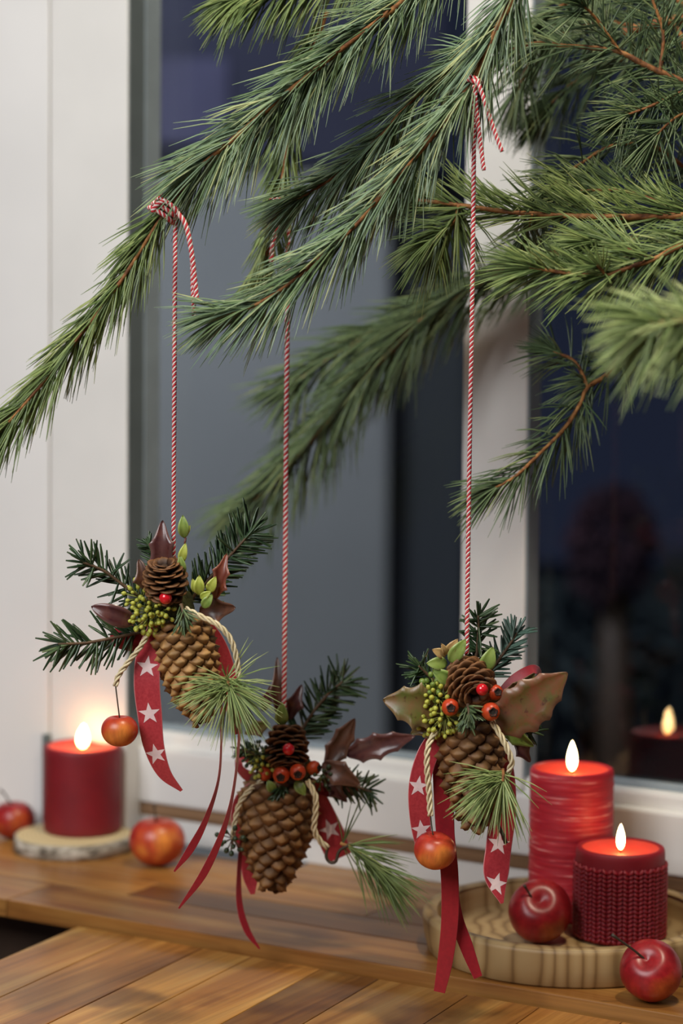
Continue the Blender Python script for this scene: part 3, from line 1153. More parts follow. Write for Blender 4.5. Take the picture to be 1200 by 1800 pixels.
pine_branch('arching pine twig curving down left beside the mullion', 'pine_dark', [
    dict(px=[(1290, 350, 2.06), (1210, 300, 2.06), (1160, 262, 2.06), (1110, 253, 2.05), (1065, 260, 2.04), (1020, 288, 2.03), (985, 312, 2.02), (957, 338, 2.01)], r=(2.0, 1.2), len=85, per_m=1250, theta=(0.4, 1.0), grav=0.35),
], 17)
pine_branch('level pine branch crossing behind the right string', 'pine_green', [
    dict(px=[(1320, 366, 1.97), (1200, 378, 1.97), (1120, 381, 1.97), (1040, 380, 1.97), (960, 377, 1.98), (890, 372, 1.99), (820, 362, 2.0), (735, 351, 2.01)], r=(3.0, 1.6), len=98, per_m=1250, theta=(0.22, 0.7), grav=-0.1, bias=(0, 0, 0.35), start=0.0),
    dict(px=[(806, 360, 2.0), (800, 385, 2.0), (780, 405, 2.0), (760, 425, 2.0)], r=(1.6, 1.0), len=85, per_m=2600, theta=(0.3, 1.1), grav=0.55, tip=40, tip_theta=0.9),
    dict(px=[(935, 377, 1.98), (930, 395, 1.99), (920, 420, 2.0)], r=(1.2, 0.9), len=95, per_m=1500, theta=(0.2, 0.9), grav=0.2, tip=14, mat='pine_dark'),
    dict(px=[(1200, 378, 1.97), (1150, 352, 1.98), (1090, 335, 1.99), (1020, 335, 2.0)], r=(1.6, 1.0), len=85, per_m=1400, theta=(0.2, 0.7), grav=-0.05, bias=(0, 0, 0.2)),
], 18)
pine_branch('yellow green pine branch pointing left below the level one', 'pine_green', [
    dict(px=[(1310, 385, 1.86), (1200, 430, 1.86), (1150, 455, 1.86), (1105, 470, 1.86), (1065, 484, 1.86), (1010, 482, 1.86), (930, 470, 1.86)], r=(2.6, 1.3), len=92, per_m=1700, theta=(0.3, 0.85), grav=0.22),
    dict(px=[(1065, 484, 1.86), (1058, 475, 1.855), (1048, 465, 1.85)], r=(1.4, 1.2), len=60, per_m=900, theta=(0.3, 0.8), grav=0.1, tip=8),
    dict(px=[(1150, 455, 1.86), (1110, 440, 1.87), (1070, 425, 1.88), (1040, 425, 1.88)], r=(1.4, 1.0), len=80, per_m=1500, theta=(0.3, 0.7), grav=0.1),
], 19)
pine_branch('bright blurred pine branch tip nearest the camera at the right edge', 'pine_bright', [
    dict(px=[(1360, 560, 1.62), (1260, 563, 1.62), (1190, 566, 1.62), (1140, 570, 1.62)], r=(2.6, 1.8), len=122, per_m=2400, theta=(0.35, 1.0), grav=0.42, tip=34, w=0.00085, tip_theta=0.7),
], 20)
pine_branch('small drooping pine branch before the right pane, pointing to the mullion', 'pine_dark', [
    dict(px=[(1300, 600, 2.12), (1190, 612, 2.1), (1110, 625, 2.08), (1085, 640, 2.07), (1060, 664, 2.06), (1032, 680, 2.05), (1020, 708, 2.04), (990, 755, 2.03), (945, 800, 2.02), (905, 838, 2.01), (868, 858, 2.01)], r=(2.6, 1.3), len=84, per_m=1100, theta=(0.3, 0.8), grav=0.35),
    dict(px=[(1032, 680, 2.05), (1022, 655, 2.05), (1005, 632, 2.05), (972, 618, 2.05)], r=(1.8, 1.2), len=75, per_m=1300, theta=(0.4, 1.1), grav=0.4),
], 21)
pine_branch('blurred dark pine branch in the background across the left pane', 'pine_dark', [
    dict(px=[(1120, 420, 2.16), (1000, 440, 2.18), (910, 463, 2.2), (840, 498, 2.22), (775, 535, 2.24), (735, 565, 2.24), (695, 608, 2.25), (640, 662, 2.26), (590, 722, 2.27), (535, 785, 2.28), (490, 840, 2.28), (440, 885, 2.28)],
         r=(3.4, 1.6), len=105, per_m=2500, theta=(0.28, 0.7), grav=0.45),
    dict(px=[(775, 535, 2.24), (700, 565, 2.26), (630, 600, 2.27), (575, 632, 2.28), (520, 672, 2.28)], r=(2.2, 1.4), len=100, per_m=2200, theta=(0.25, 0.7), grav=0.3),
], 22)

# ================================================================ HANGING ORNAMENTS
def aim(fwd, upv=(0, 0, 1)):
    f_ = Vector(fwd).normalized()
    u_ = Vector(upv)
    x = u_.cross(f_)
    if x.length < 1e-4:
        x = Vector((1, 0, 0)).cross(f_)
    x.normalize()
    y = f_.cross(x)
    return Matrix((x, y, f_)).transposed().to_4x4()


def closed_scale():
    """shield scale: x across, y towards the cone tip, z outwards; unit width, unit height"""
    out = [(-0.55, 0.0), (-0.34, -0.42), (0.0, -0.55), (0.34, -0.42), (0.55, 0.0), (0.36, 0.36), (0.0, 0.62), (-0.36, 0.36)]
    v = [(x, y, -0.05) for x, y in out]
    v += [(x * 0.93, y * 0.90 + 0.04, 0.13 + 0.10 * (y > 0.3)) for x, y in out]
    v += [(x * 0.50, y * 0.30 + 0.22, 0.30 + 0.10 * (abs(x) < 0.1)) for x, y in out]
    v += [(0, 0.34, 0.60)]
    tip = [0.0] * 8 + [0.4] * 8 + [0.75] * 8 + [1.0]
    f = []
    for a in (0, 8):
        for i in range(8):
            k = (i + 1) % 8
            f.append((a + i, a + k, a + 8 + k, a + 8 + i))
    for i in range(8):
        f.append((16 + i, 16 + (i + 1) % 8, 24))
    return v, f, tip


def open_scale():
    """thin spoon scale growing along y (outwards); x across, z = inner face side"""
    rows = [(0.0, 0.22, 0.0), (0.35, 0.38, 0.06), (0.68, 0.50, 0.05), (0.90, 0.44, -0.02), (1.02, 0.22, -0.10)]
    v, tip = [], []
    for th in (0.0, -0.09):
        for y, hw, z in rows:
            for k, s in enumerate((-1, -0.5, 0, 0.5, 1)):
                v.append((s * hw, y - (0.04 * s * s), z + th * (1.0 if y < 0.95 else 0.6) + 0.12 * s * s * hw))
                tip.append(min(1.0, max(0.0, (y - 0.35) / 0.65)) * (0.75 + 0.25 * abs(s)))
    f = []
    n = len(rows)
    for i in range(n - 1):
        for k in range(4):
            a = i * 5 + k
            f.append((a, a + 1, a + 6, a + 5))
            b = a + n * 5
            f.append((b, b + 5, b + 6, b + 1))
    ring = [0, 5, 10, 15, 20, 21, 22, 23, 24, 19, 14, 9, 4]
    for a, b in zip(ring[:-1], ring[1:]):
        f.append((a, b, b + n * 5, a + n * 5))
    return v, f, tip


SCALE_ME = {}


def scale_mesh(kind, mat):
    k = (kind, mat)
    if k not in SCALE_ME:
        v, f, t = closed_scale() if kind == 'closed' else open_scale()
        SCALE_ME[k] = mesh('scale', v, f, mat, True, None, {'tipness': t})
    return SCALE_ME[k]


def big_cone(root, base, tip, width, mat, seed, nsc=118):
    """closed cone hanging from base to tip"""
    rng = random.Random(seed)
    b, t = Vector(base), Vector(tip)
    L = (t - b).length
    R = width / 2
    prof_t = [0.0, 0.06, 0.18, 0.38, 0.58, 0.78, 0.92, 1.0]
    prof_r = [0.50, 0.84, 1.0, 0.99, 0.85, 0.60, 0.36, 0.14]
    def rad_at(x):
        return R * float(np.interp(x, prof_t, prof_r))
    v, f = lathe([(rad_at(i / 16) * 0.84, L * i / 16) for i in range(17)], 24)
    o = link('large_cone', mesh('large_cone', v, f, 'cone_core'), root)
    m = aim(t - b)
    m.translation = b - WLOC[root.name]
    o.matrix_local = m
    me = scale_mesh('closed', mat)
    # even area along the cone
    xs = np.linspace(0.02, 0.985, 400)
    wgt = np.array([rad_at(x) for x in xs])
    cum = np.cumsum(wgt)
    cum /= cum[-1]
    for i in range(nsc):
        x = float(np.interp((i + 0.5) / nsc, cum, xs))
        r = rad_at(x)
        slope = (rad_at(min(1, x + 0.02)) - rad_at(max(0, x - 0.02))) / (0.04 * L)
        a = i * 2.399963 + rng.uniform(-0.05, 0.05)
        ct, st_ = math.cos(a), math.sin(a)
        zout = Vector((ct, st_, -slope)).normalized()
        xt = Vector((-st_, ct, 0))
        yt = zout.cross(xt)
        if yt.z < 0:
            yt, xt = -yt, -xt
        size = 0.0128 * (R / 0.0255) * (0.62 + 0.38 * r / R) * rng.uniform(0.93, 1.08)
        tl = rng.uniform(0.22, 0.48)
        y2 = (yt * math.cos(tl) + zout * math.sin(tl))
        z2 = (zout * math.cos(tl) - yt * math.sin(tl))
        s = link('scale', me, o)
        mm = Matrix((xt * size * 1.16, y2 * size * 0.98, z2 * size * 1.0)).transposed().to_4x4()
        mm.translation = Vector((ct * r * 0.87, st_ * r * 0.87, x * L))
        s.matrix_local = mm
    return o


def small_cone(root, base, axis, length, width, mat, seed, nsc=64):
    rng = random.Random(seed)
    b = Vector(base)
    R = width / 2
    v, f = lathe([(R * 0.30, 0.0), (R * 0.42, length * 0.2), (R * 0.36, length * 0.6), (R * 0.12, length * 0.97)], 12)
    o = link('small_cone', mesh('small_cone', v, f, 'cone_core'), root)
    m = aim(axis)
    m.translation = b - WLOC[root.name]
    o.matrix_local = m
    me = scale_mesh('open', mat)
    for i in range(nsc):
        x = (i + 0.5) / nsc
        a = i * 2.399963 + rng.uniform(-0.08, 0.08)
        env = math.sin(PI * (0.22 + 0.70 * x)) ** 0.8
        elev = math.radians(8 + 62 * x ** 1.4) + rng.uniform(-0.06, 0.06)
        rc = R * 0.22
        reach = max(R * env - rc, R * 0.28)
        ct, st_ = math.cos(a), math.sin(a)
        out = Vector((ct * math.cos(elev), st_ * math.cos(elev), math.sin(elev)))
        xt = Vector((-st_, ct, 0))
        zt = xt.cross(out)
        if zt.z < 0:
            zt, xt = -zt, -xt
        size = reach / max(0.55, math.cos(elev))
        size = min(size, R * 0.95)
        wdt = R * 0.74 * (0.55 + 0.45 * env)
        s = link('scale', me, o)
        mm = Matrix((xt * wdt, out * size, zt * R * 0.8)).transposed().to_4x4()
        mm.translation = Vector((ct * rc * 0.8, st_ * rc * 0.8, length * (0.04 + 0.80 * x)))
        s.matrix_local = mm
    return o


def leaf(root, name, base, tip, width, mat, up=None, teeth=0, fold=0.35, curl=0.15, twist=0.0, seed=0, sharp=1.0):
    """holly-like or plain leaf between two world points, solid 0.5 mm thick"""
    rng = random.Random(seed)
    b, t = np.array(base), np.array(tip)
    d = t - b
    L = np.linalg.norm(d)
    d = d / L
    nrm = np.array(up if up is not None else VIEW, dtype=float)
    nrm = nrm - d * np.dot(nrm, d)
    nrm /= np.linalg.norm(nrm)
    sd = np.cross(d, nrm)
    n = 25 if teeth else 13
    rows = []
    for i in range(n):
        s = i / (n - 1)
        hw = math.sin(PI * s ** 0.85) ** 0.75 * 0.5 * width
        if s > 0.97 or s < 0.01:
            hw = 0.02 * width
        tooth = 0.0
        if teeth:
            ph = (s * teeth) % 1.0
            tooth = (abs(2 * ph - 1) ** 2.2) * 0.42 * sharp
            hw = hw * (0.62 + tooth) * 1.18
        rows.append((s, hw, tooth))
    cols_ = (-1.0, -0.55, 0.0, 0.55, 1.0)
    top, edge = [], []
    for s, hw, th in rows:
        c = b + d * L * s + nrm * (curl * L * (math.sin(PI * s) - 0.3 * s))
        tw = twist * s
        s2 = sd * math.cos(tw) + nrm * math.sin(tw)
        n2 = nrm * math.cos(tw) - sd * math.sin(tw)
        for k in cols_:
            lift = fold * abs(k) * hw + (th * 0.35 * hw if abs(k) == 1 else 0)
            top.append(c + s2 * hw * k + n2 * lift)
            edge.append(0.75 if abs(k) == 1 else (0.35 if k == 0 else 0.0))
    top = np.array(top)
    bot = top - nrm * 0.0005
    v = np.vstack([top, bot])
    m = len(top)
    f = []
    for i in range(n - 1):
        for k in range(4):
            a = i * 5 + k
            f.append((a, a + 1, a + 6, a + 5))
            f.append((a + m, a + 5 + m, a + 6 + m, a + 1 + m))
        for k in (0, 4):
            a = i * 5 + k
            q4 = (a, a + 5, a + 5 + m, a + m)
            f.append(q4 if k == 0 else q4[::-1])
    for e0 in (0, (n - 1) * 5):
        for k in range(4):
            f.append((e0 + k, e0 + k + m, e0 + k + 1 + m, e0 + k + 1))
    return part(name, v, f, mat, root, True, None, {'edge': edge + edge})


def lf(root, px, width_px, mat, teeth=0, Y0=0, Y1=0, **k):
    (x0, y0), (x1, y1) = px
    b, t = P(x0, y0, Y0), P(x1, y1, Y1)
    return leaf(root, 'holly_leaf' if teeth else 'leaf', b, t, M(width_px, b), mat, teeth=teeth, **k)


def ribbon(root, px, mat, n=48, stars=(), star_px=20, name='ribbon', end='v'):
    """px rows: (x, y, Y, width_px, twist)"""
    q = path(px, n)
    t = tangents(q)
    p = q[:, :3]
    side = np.cross(t, VIEW[None, :])
    side /= np.linalg.norm(side, axis=1)[:, None]
    nr = np.cross(side, t)
    tw = q[:, 4]
    wd = np.array([M(wp, pp) for wp, pp in zip(q[:, 3], p)])
    a = side * np.cos(tw)[:, None] + nr * np.sin(tw)[:, None]
    nn = np.cross(a, t)
    th = 0.00018
    v, e = [], []
    for k in (-0.5, -0.46, 0.0, 0.46, 0.5):
        for s in (1, -1):
            off = 0.0
            pts = p + a * (wd * k)[:, None] + nn * (th * s)
            v.append(pts)
            e.append(np.full(n, 1.0 if abs(k) > 0.4 else 0.0) if abs(k) > 0.47 else np.zeros(n))
    V = np.stack(v, 1).reshape(-1, 3)       # n x 10
    E = np.stack(e, 1).reshape(-1)
    f = []
    for i in range(n - 1):
        o0, o1 = i * 10, (i + 1) * 10
        for k in range(4):
            f.append((o0 + 2 * k, o0 + 2 * k + 2, o1 + 2 * k + 2, o1 + 2 * k))
            f.append((o0 + 2 * k + 1, o1 + 2 * k + 1, o1 + 2 * k + 3, o0 + 2 * k + 3))
        f.append((o0, o1, o1 + 1, o0 + 1))
        f.append((o0 + 8, o0 + 9, o1 + 9, o1 + 8))
    ob = part(name, V, f, mat, root, True, None, {'edge': E})
    # printed stars: thin star patches that follow the ribbon on both faces
    d = np.r_[0, np.cumsum(np.linalg.norm(np.diff(p, axis=0), axis=1))]
    for sfrac, off, rot in stars:
        s0 = sfrac * d[-1]
        i0 = int(np.argmin(abs(d - s0)))
        R = M(star_px, p[i0])

        def surf(ds, dw, lift):
            s = min(max(s0 + ds, 0), d[-1])
            c = np.array([np.interp(s, d, p[:, k]) for k in range(3)])
            aa = np.array([np.interp(s, d, a[:, k]) for k in range(3)])
            nn_ = np.array([np.interp(s, d, nn[:, k]) for k in range(3)])
            w2 = np.interp(s, d, wd) / 2
            dw = max(-w2 * 0.985, min(w2 * 0.985, dw))
            return c + aa * dw + nn_ * lift
        sv, sf = [], []
        for sg in (1, -1):
            o = len(sv)
            sv.append(surf(0, off * R, sg * (th + 0.00012)))
            ring = []
            cor = [((R if k % 2 == 0 else R * 0.40) * math.cos(rot + PI * k / 5), (R if k % 2 == 0 else R * 0.40) * math.sin(rot + PI * k / 5)) for k in range(11)]
            for k in range(10):
                ring.append(cor[k])
                ring.append(((cor[k][0] + cor[k + 1][0]) / 2, (cor[k][1] + cor[k + 1][1]) / 2))
            for sc_ in (0.5, 1.0):
                for ds, dw in ring:
                    sv.append(surf(ds * sc_, off * R + dw * sc_, sg * (th + 0.00012)))
            for k in range(20):
                k2 = (k + 1) % 20
                tri = (o, o + 1 + k, o + 1 + k2)
                qd = (o + 1 + k, o + 21 + k, o + 21 + k2, o + 1 + k2)
                sf.append(tri if sg > 0 else tri[::-1])
                sf.append(qd if sg > 0 else qd[::-1])
        st_o = part('star', sv, sf, 'star_print', root)
        st_o.parent = ob
    return ob


def cord(root, px, thick_px, name='cord'):
    q = path(px, 60)
    r = M(thick_px, q[0][:3]) / 2
    v, f, mi = twisted(q, r, r * 9.0, 3, 7, 12)
    return part(name, v, f, 'cord_cream', root)


def string(root, px, thick_px=8.0, name='string', n=120):
    q = path(px, n)
    r = M(thick_px, q[0][:3]) / 2
    v, f, mi = twisted(q, r, r * 4.4, 4, 5, 8)
    return part(name, v, f, ['string_red', 'string_white'], root, True, [k % 2 for k in mi])


def fir_sprig(root, px, ln_px, seed, mat='fir_needles', per_m=900, theta=(0.75, 1.15), w=0.00095, tip=10, depth=0.35, grav=0.05, tip_theta=0.7):
    rng = np.random.default_rng(seed)
    p = path(px, 24)
    v, f = tube(p, np.linspace(0.0016, 0.0010, len(p)), 7)
    st = part('fir_sprig', v, f, 'fir_stem', root)
    L = M(ln_px, p[10])
    v, f, r = needles_on(p, rng, per_m * 1.35, L, w * 1.35, theta, grav, 0.0, tip, depth, None, 1, 0.3, tip_theta, True)
    vv = v - np.array(WLOC[root.name])
    nd = link('needles', quad_mesh('needles', vv, f, mat, {'rnd': r}), st)
    nd['kind'] = 'stuff'
    return st


def tuft(root, px, ln_px, seed, count, spread, dirs, mat='pine_green', grav=0.4):
    """pine needle tuft: stub stem px; needles fan around the listed pixel directions (dx, dy, toward, weight)"""
    rng = np.random.default_rng(seed)
    p = path(px, 12)
    v, f = tube(p, np.linspace(0.0015, 0.0012, len(p)), 7)
    st = part('pine_sprig', v, f, 'twig_bark', root)
    B, D, LN, C, R = [], [], [], [], []
    wsum = sum(d[3] for d in dirs)
    L = M(ln_px, p[-1])
    for dx, dy, tw, wt in dirs:
        k = int(count * wt / wsum)
        for i in range(k):
            bd = np.array([dx, -tw, -dy], dtype=float)
            bd /= np.linalg.norm(bd)
            dd = bd + rng.normal(size=3) * spread * np.array([1, 0.8, 1])
            B.append(p[rng.integers(2, len(p))])
            D.append(dd)
            LN.append(L * rng.uniform(0.7, 1.08))
            C.append((rng.random(3) - 0.5) * 0.35)
            R.append(rng.random())
    v, f, r = needle_mesh(np.array(B), np.array(D), np.array(LN), np.full(len(B), 0.00062), grav, np.array(C), np.array(R))
    vv = v - np.array(WLOC[root.name])
    nd = link('needles', quad_mesh('needles', vv, f, mat, {'rnd': r}), st)
    nd['kind'] = 'stuff'
    return st


BERRY_ME = {}


def ball_mesh(name, mat, seg=12, rings=8):
    k = (name, mat)
    if k not in BERRY_ME:
        prof = []
        for i in range(rings + 1):
            a = -PI / 2 + PI * i / rings
            prof.append((max(0.03, math.cos(a)), math.sin(a)))
        v, f = lathe(prof, seg)
        BERRY_ME[k] = mesh(name, v, f, mat)
    return BERRY_ME[k]


def ball(root, name, c, r, mat, squash=1.0):
    o = link(name, ball_mesh(name, mat), root)
    m = Matrix.Diagonal((r, r, r * squash, 1))
    m.translation = Vector(c) - WLOC[root.name]
    o.matrix_local = m
    WLOC[o.name] = Vector(c)
    return o


def umbel(root, x, y, Y, r_px, n, seed, face=(0, -1, 0.2), bmat='umbel_berry', smat='umbel_stalk', br=4.3, cone=1.25):
    rng = random.Random(seed)
    c = P(x, y, Y)
    fd = Vector(face).normalized()
    R = M(r_px, c)
    m3 = aim(fd).to_3x3()
    chunks = []
    sp = []
    for i in range(n):
        th = math.acos(1 - (1 - math.cos(cone)) * (i + 0.5) / n)
        ph = i * 2.399963
        d = m3 @ Vector((math.sin(th) * math.cos(ph), math.sin(th) * math.sin(ph), math.cos(th)))
        e = c + d * R * rng.uniform(0.82, 1.08)
        sp.append(e)
        mid = c + d * R * 0.5 + Vector((rng.uniform(-1, 1), rng.uniform(-1, 1), rng.uniform(-1, 1))) * R * 0.06
        chunks.append(tube(np.array([list(c), list(mid), list(e)]), np.array([0.0005, 0.0005, 0.0008]), 5))
    v, f = merge(chunks)
    st = part('ivy_umbel', v, f, smat, root)
    for e in sp:
        b = link('ivy_berry', ball_mesh('ivy_berry', bmat, 10, 6), st)
        rr = M(br, e) * rng.uniform(0.8, 1.15)
        m = aim(e - c)
        m = m @ Matrix.Diagonal((rr, rr, rr * 1.15, 1))
        m.translation = e - WLOC[root.name]
        b.matrix_local = m
    return st


def hip(root, x, y, Y, r_px, face):
    c = P(x, y, Y)
    r = M(r_px, c)
    fd = Vector(face).normalized()
    v, f = lathe([(r * 0.1, -r * 1.05), (r * 0.6, -r * 0.85), (r * 0.95, -r * 0.3), (r, r * 0.15), (r * 0.85, r * 0.6), (r * 0.55, r * 0.86), (r * 0.42, r * 0.90), (r * 0.2, r * 0.84), (r * 0.02, r * 0.82)], 20)
    o = link('rose_hip', mesh('rose_hip', v, f, 'rose_hip'), root)
    m = aim(fd)
    m.translation = c - WLOC[root.name]
    o.matrix_local = m
    # ragged crown of sepals round the dark eye
    v, f = lathe([(r * 0.47, r * 0.84), (r * 0.50, r * 0.97), (r * 0.40, r * 0.99), (r * 0.34, r * 0.88), (r * 0.18, r * 0.86), (r * 0.01, r * 0.89)], 16, lambda a, z: 1 + 0.13 * math.sin(5 * a))
    link('calyx', mesh('calyx', v, [x for x in f if len(x) == 4] + [f[-1]], 'calyx'), o)
    return o


def binding(root, x, y, Y, w_px, h_px, seed):
    """mossy core that the pieces are bound to"""
    c = P(x, y, Y)
    bm = bmesh.new()
    bmesh.ops.create_icosphere(bm, subdivisions=3, radius=1.0)
    rng = random.Random(seed)
    a, b = M(w_px, c) / 2, M(h_px, c) / 2
    for v in bm.verts:
        k = 1 + 0.10 * math.sin(7 * v.co.x + 3 * v.co.z + seed) * math.sin(6 * v.co.y + 2) + rng.uniform(-0.05, 0.05)
        v.co = Vector((v.co.x * a * k, v.co.y * a * 0.7 * k, v.co.z * b * k))
    me = bpy.data.meshes.new('binding')
    bm.to_mesh(me)
    bm.free()
    me.materials.append(MAT['moss'])
    o = link('moss_core', me, root, c - WLOC[root.name])
    WLOC[o.name] = c
    return o


def wrap(root, x, y, Y, rx_px, tilt, turns, thick, name='knot'):
    """string wound a few turns round a bundle"""
    c = P(x, y, Y)
    r = M(rx_px, c)
    pts = []
    n = 30 * turns
    ax = Vector((math.cos(tilt), 0.15, math.sin(tilt)))     # bundle axis in the picture plane
    ax.normalize()
    s1 = ax.cross(Vector((0, 1, 0))).normalized()
    s2 = ax.cross(s1)
    for i in range(n):
        a = 2 * PI * i / 30
        pts.append(list(c + s1 * r * math.cos(a) + s2 * r * math.sin(a) + ax * (i / n - 0.5) * r * 0.45 * turns))
    q = np.array(pts)
    rr = M(thick, c) / 2
    v, f, mi = twisted(q, rr, rr * 4.4, 4, 5, 8)
    mi = [k % 2 for k in mi]
    return part(name, v, f, ['string_red', 'string_white'], root, True, mi)


GROUP = 'hanging pine cone ornaments'


def hang_apple(x, y, r_px, Y, wire, label, mat, seed, tilt=(0, 0)):
    c = P(x, y, Y)
    a = apple('hanging_apple', c, M(r_px, c), label, mat, None, seed, tilt)
    p = path([(wx, wy, Y) for wx, wy in wire], 12)
    v, f = tube(p, 0.0006, 6)
    part('wire', v, f, 'wire', a)
    return a


# ---------- left ornament
YA = 1.90
A = empty('cone_ornament', P(320, 1180, YA))
tag(A, 'left hanging cone ornament with purple leaves and a long star ribbon', 'ornament', GROUP)
binding(A, 298, 1068, YA + 0.012, 84, 76, 1)
big_cone(A, P(312, 1086, YA + 0.008), P(356, 1272, YA + 0.002), M(103, P(315, 1150, YA)), 'scale_tan', 1)
small_cone(A, P(292, 1056, YA - 0.004), (-0.02, -0.35, 0.95), M(72, P(290, 1020, YA)), M(82, P(290, 1020, YA)), 'scale_dark', 2)
string(A, [(308, 378, YA), (307, 560, YA), (306, 760, YA), (305, 900, YA), (305, 985, YA)], 8)
wrap(A, 291, 368, YA, 24, math.radians(52), 3, 8.5)
string(A, [(312, 374, YA - .012), (326, 395, YA - .013), (336, 440, YA - .013), (342, 490, YA - .012), (346, 530, YA - .012)], 9, 'string_end', 40)
string(A, [(330, 402, YA - .010), (337, 450, YA - .010), (339, 510, YA - .010), (342, 577, YA - .010)], 8, 'string_end', 40)
string(A, [(268, 372, YA - .010), (276, 360, YA - .013), (290, 354, YA - .014), (306, 366, YA - .014), (312, 376, YA - .012)], 8.5, 'string_end', 40)
ball(A, 'red_berry', P(291, 1051, YA - 0.022), M(11.5, P(291, 1051, YA)), 'red_berry')
fir_sprig(A, [(262, 1060, YA + .012), (225, 1035, YA + .010), (185, 1005, YA + .006), (146, 988, YA)], 52, 31, per_m=750, tip=8)
fir_sprig(A, [(262, 1108, YA + .010), (205, 1120, YA + .004), (150, 1130, YA), (102, 1132, YA - .004)], 62, 32, per_m=800, tip=8)
fir_sprig(A, [(330, 1060, YA + .016), (372, 1012, YA + .02), (410, 970, YA + .022), (442, 935, YA + .024)], 62, 33, per_m=1000, tip=14)
fir_sprig(A, [(285, 1030, YA + .014), (272, 985, YA + .014), (262, 955, YA + .014)], 30, 34, per_m=800)
fir_sprig(A, [(318, 1062, YA - .022), (322, 1078, YA - .026), (322, 1090, YA - .027)], 34, 35, per_m=2200, theta=(0.2, 0.8), w=0.0006, tip=22, mat='pine_dark')
lf(A, [(286, 1022), (285, 916)], 52, 'leaf_purple', 3, YA + .004, YA - .004, seed=1, fold=0.4, sharp=0.6)
lf(A, [(262, 1040), (244, 984)], 36, 'leaf_brown', 2, YA + .002, YA - .004, seed=2)
lf(A, [(236, 1094), (161, 1066)], 50, 'leaf_purple', 1, YA - .006, YA - .014, seed=3, fold=0.25, sharp=0.5)
lf(A, [(378, 1052), (398, 974)], 32, 'leaf_red', 3, YA - .002, YA - .008, seed=4, fold=0.7)
lf(A, [(350, 1076), (413, 1068)], 46, 'leaf_brown', 2, YA + .006, YA + .002, seed=5)
for (a_, b_, w_, mt) in (((318, 990), (326, 955), 16, 'leaf_lime'), ((324, 946), (321, 906), 20, 'leaf_green'), ((325, 940), (334, 924), 10, 'leaf_lime'),
                         ((350, 1046), (350, 1012), 20, 'leaf_lime'), ((366, 1042), (379, 1014), 18, 'leaf_lime'), ((356, 1068), (373, 1046), 18, 'leaf_green'),
                         ((346, 1042), (338, 1018), 14, 'leaf_lime'), ((352, 1052), (370, 1040), 14, 'leaf_lime'), ((322, 1010), (316, 976), 16, 'leaf_green')):
    lf(A, [a_, b_], w_, mt, 0, YA - .010, YA - .014, fold=0.2)
v, f = tube(path([(320, 1030, YA), (322, 985, YA - .008), (326, 945, YA - .010)], 10), 0.0009, 6)
part('leaf_stalk', v, f, 'leaf_red', A)
umbel(A, 266, 1070, YA - .004, 34, 20, 1, (-0.4, -1, 0.05))
umbel(A, 262, 1085, YA - .006, 32, 18, 2, (-0.1, -1, -0.8))
umbel(A, 285, 1072, YA - .008, 26, 10, 3, (0.1, -1, -0.4))
umbel(A, 248, 1050, YA + .004, 30, 12, 4, (-0.8, -0.7, 0.5))
cord(A, [(262, 1112, YA - .006), (246, 1138, YA - .010), (226, 1163, YA - .012), (208, 1188, YA - .012), (203, 1206, YA - .012)], 10)
cord(A, [(326, 1070, YA - .016), (350, 1082, YA - .022), (382, 1098, YA - .026), (404, 1122, YA - .026), (415, 1155, YA - .024), (420, 1192, YA - .020)], 10.5)
ribbon(A, [(282, 1100, YA + .004, 40, 0.2), (262, 1150, YA - .002, 44, 0.1), (258, 1200, YA - .006, 46, 0.0), (263, 1255, YA - .006, 44, -0.1), (270, 1310, YA - .004, 38, -0.2), (288, 1358, YA, 26, -0.3), (319, 1390, YA + .004, 6, -0.5)],
       'star_ribbon', 56, [(0.24, 0.0, PI), (0.50, 0.02, PI), (0.735, 0.0, PI)], 20)
ribbon(A, [(345, 1085, YA + .012, 30, 0.3), (378, 1130, YA + .016, 36, 0.4), (396, 1180, YA + .016, 38, 0.5), (408, 1240, YA + .012, 30, 0.6), (418, 1290, YA + .010, 20, 0.9)], 'star_ribbon', 40, [], 18)
ribbon(A, [(388, 1200, YA + .008, 8, 0.8), (389, 1290, YA + .008, 7, 1.1), (384, 1370, YA + .006, 7, 1.0), (362, 1440, YA + .004, 11, 0.6), (335, 1492, YA, 14, 0.3), (306, 1532, YA - .002, 3, 0.2)], 'plain_ribbon', 50)
ribbon(A, [(422, 1200, YA + .008, 8, 0.9), (420, 1300, YA + .008, 9, 1.1), (410, 1390, YA + .006, 8, 1.0), (392, 1460, YA + .004, 11, 0.6), (358, 1535, YA, 14, 0.3), (314, 1597, YA - .002, 3, 0.2)], 'plain_ribbon', 50)
ribbon(A, [(272, 1120, YA + .012, 30, 0.0), (236, 1128, YA + .016, 34, 0.2), (204, 1122, YA + .02, 30, 0.5), (222, 1102, YA + .024, 28, 0.9), (262, 1098, YA + .020, 26, 0.6)], 'plain_ribbon', 30, (), 20, 'ribbon_loop')
tuft(A, [(398, 1188, YA - .020), (402, 1202, YA - .026), (406, 1212, YA - .030)], 100, 41, 190, 0.30,
     [(-1, -0.15, 0.5, 2.2), (-0.8, 0.7, 0.4, 2.4), (0.1, 1, 0.5, 3.0), (0.9, 0.35, 0.4, 2.6), (0.6, 0.8, 0.4, 2.4), (0.75, -0.75, 0.1, 0.45), (0.1, -0.6, 1.0, 0.5)], 'pine_bright', 0.32)
hang_apple(210, 1284, 32, YA - .012, [(202, 1196), (206, 1230), (210, 1262)], 'small orange red apple dangling from the left ornament', 'apple_orange', 3)

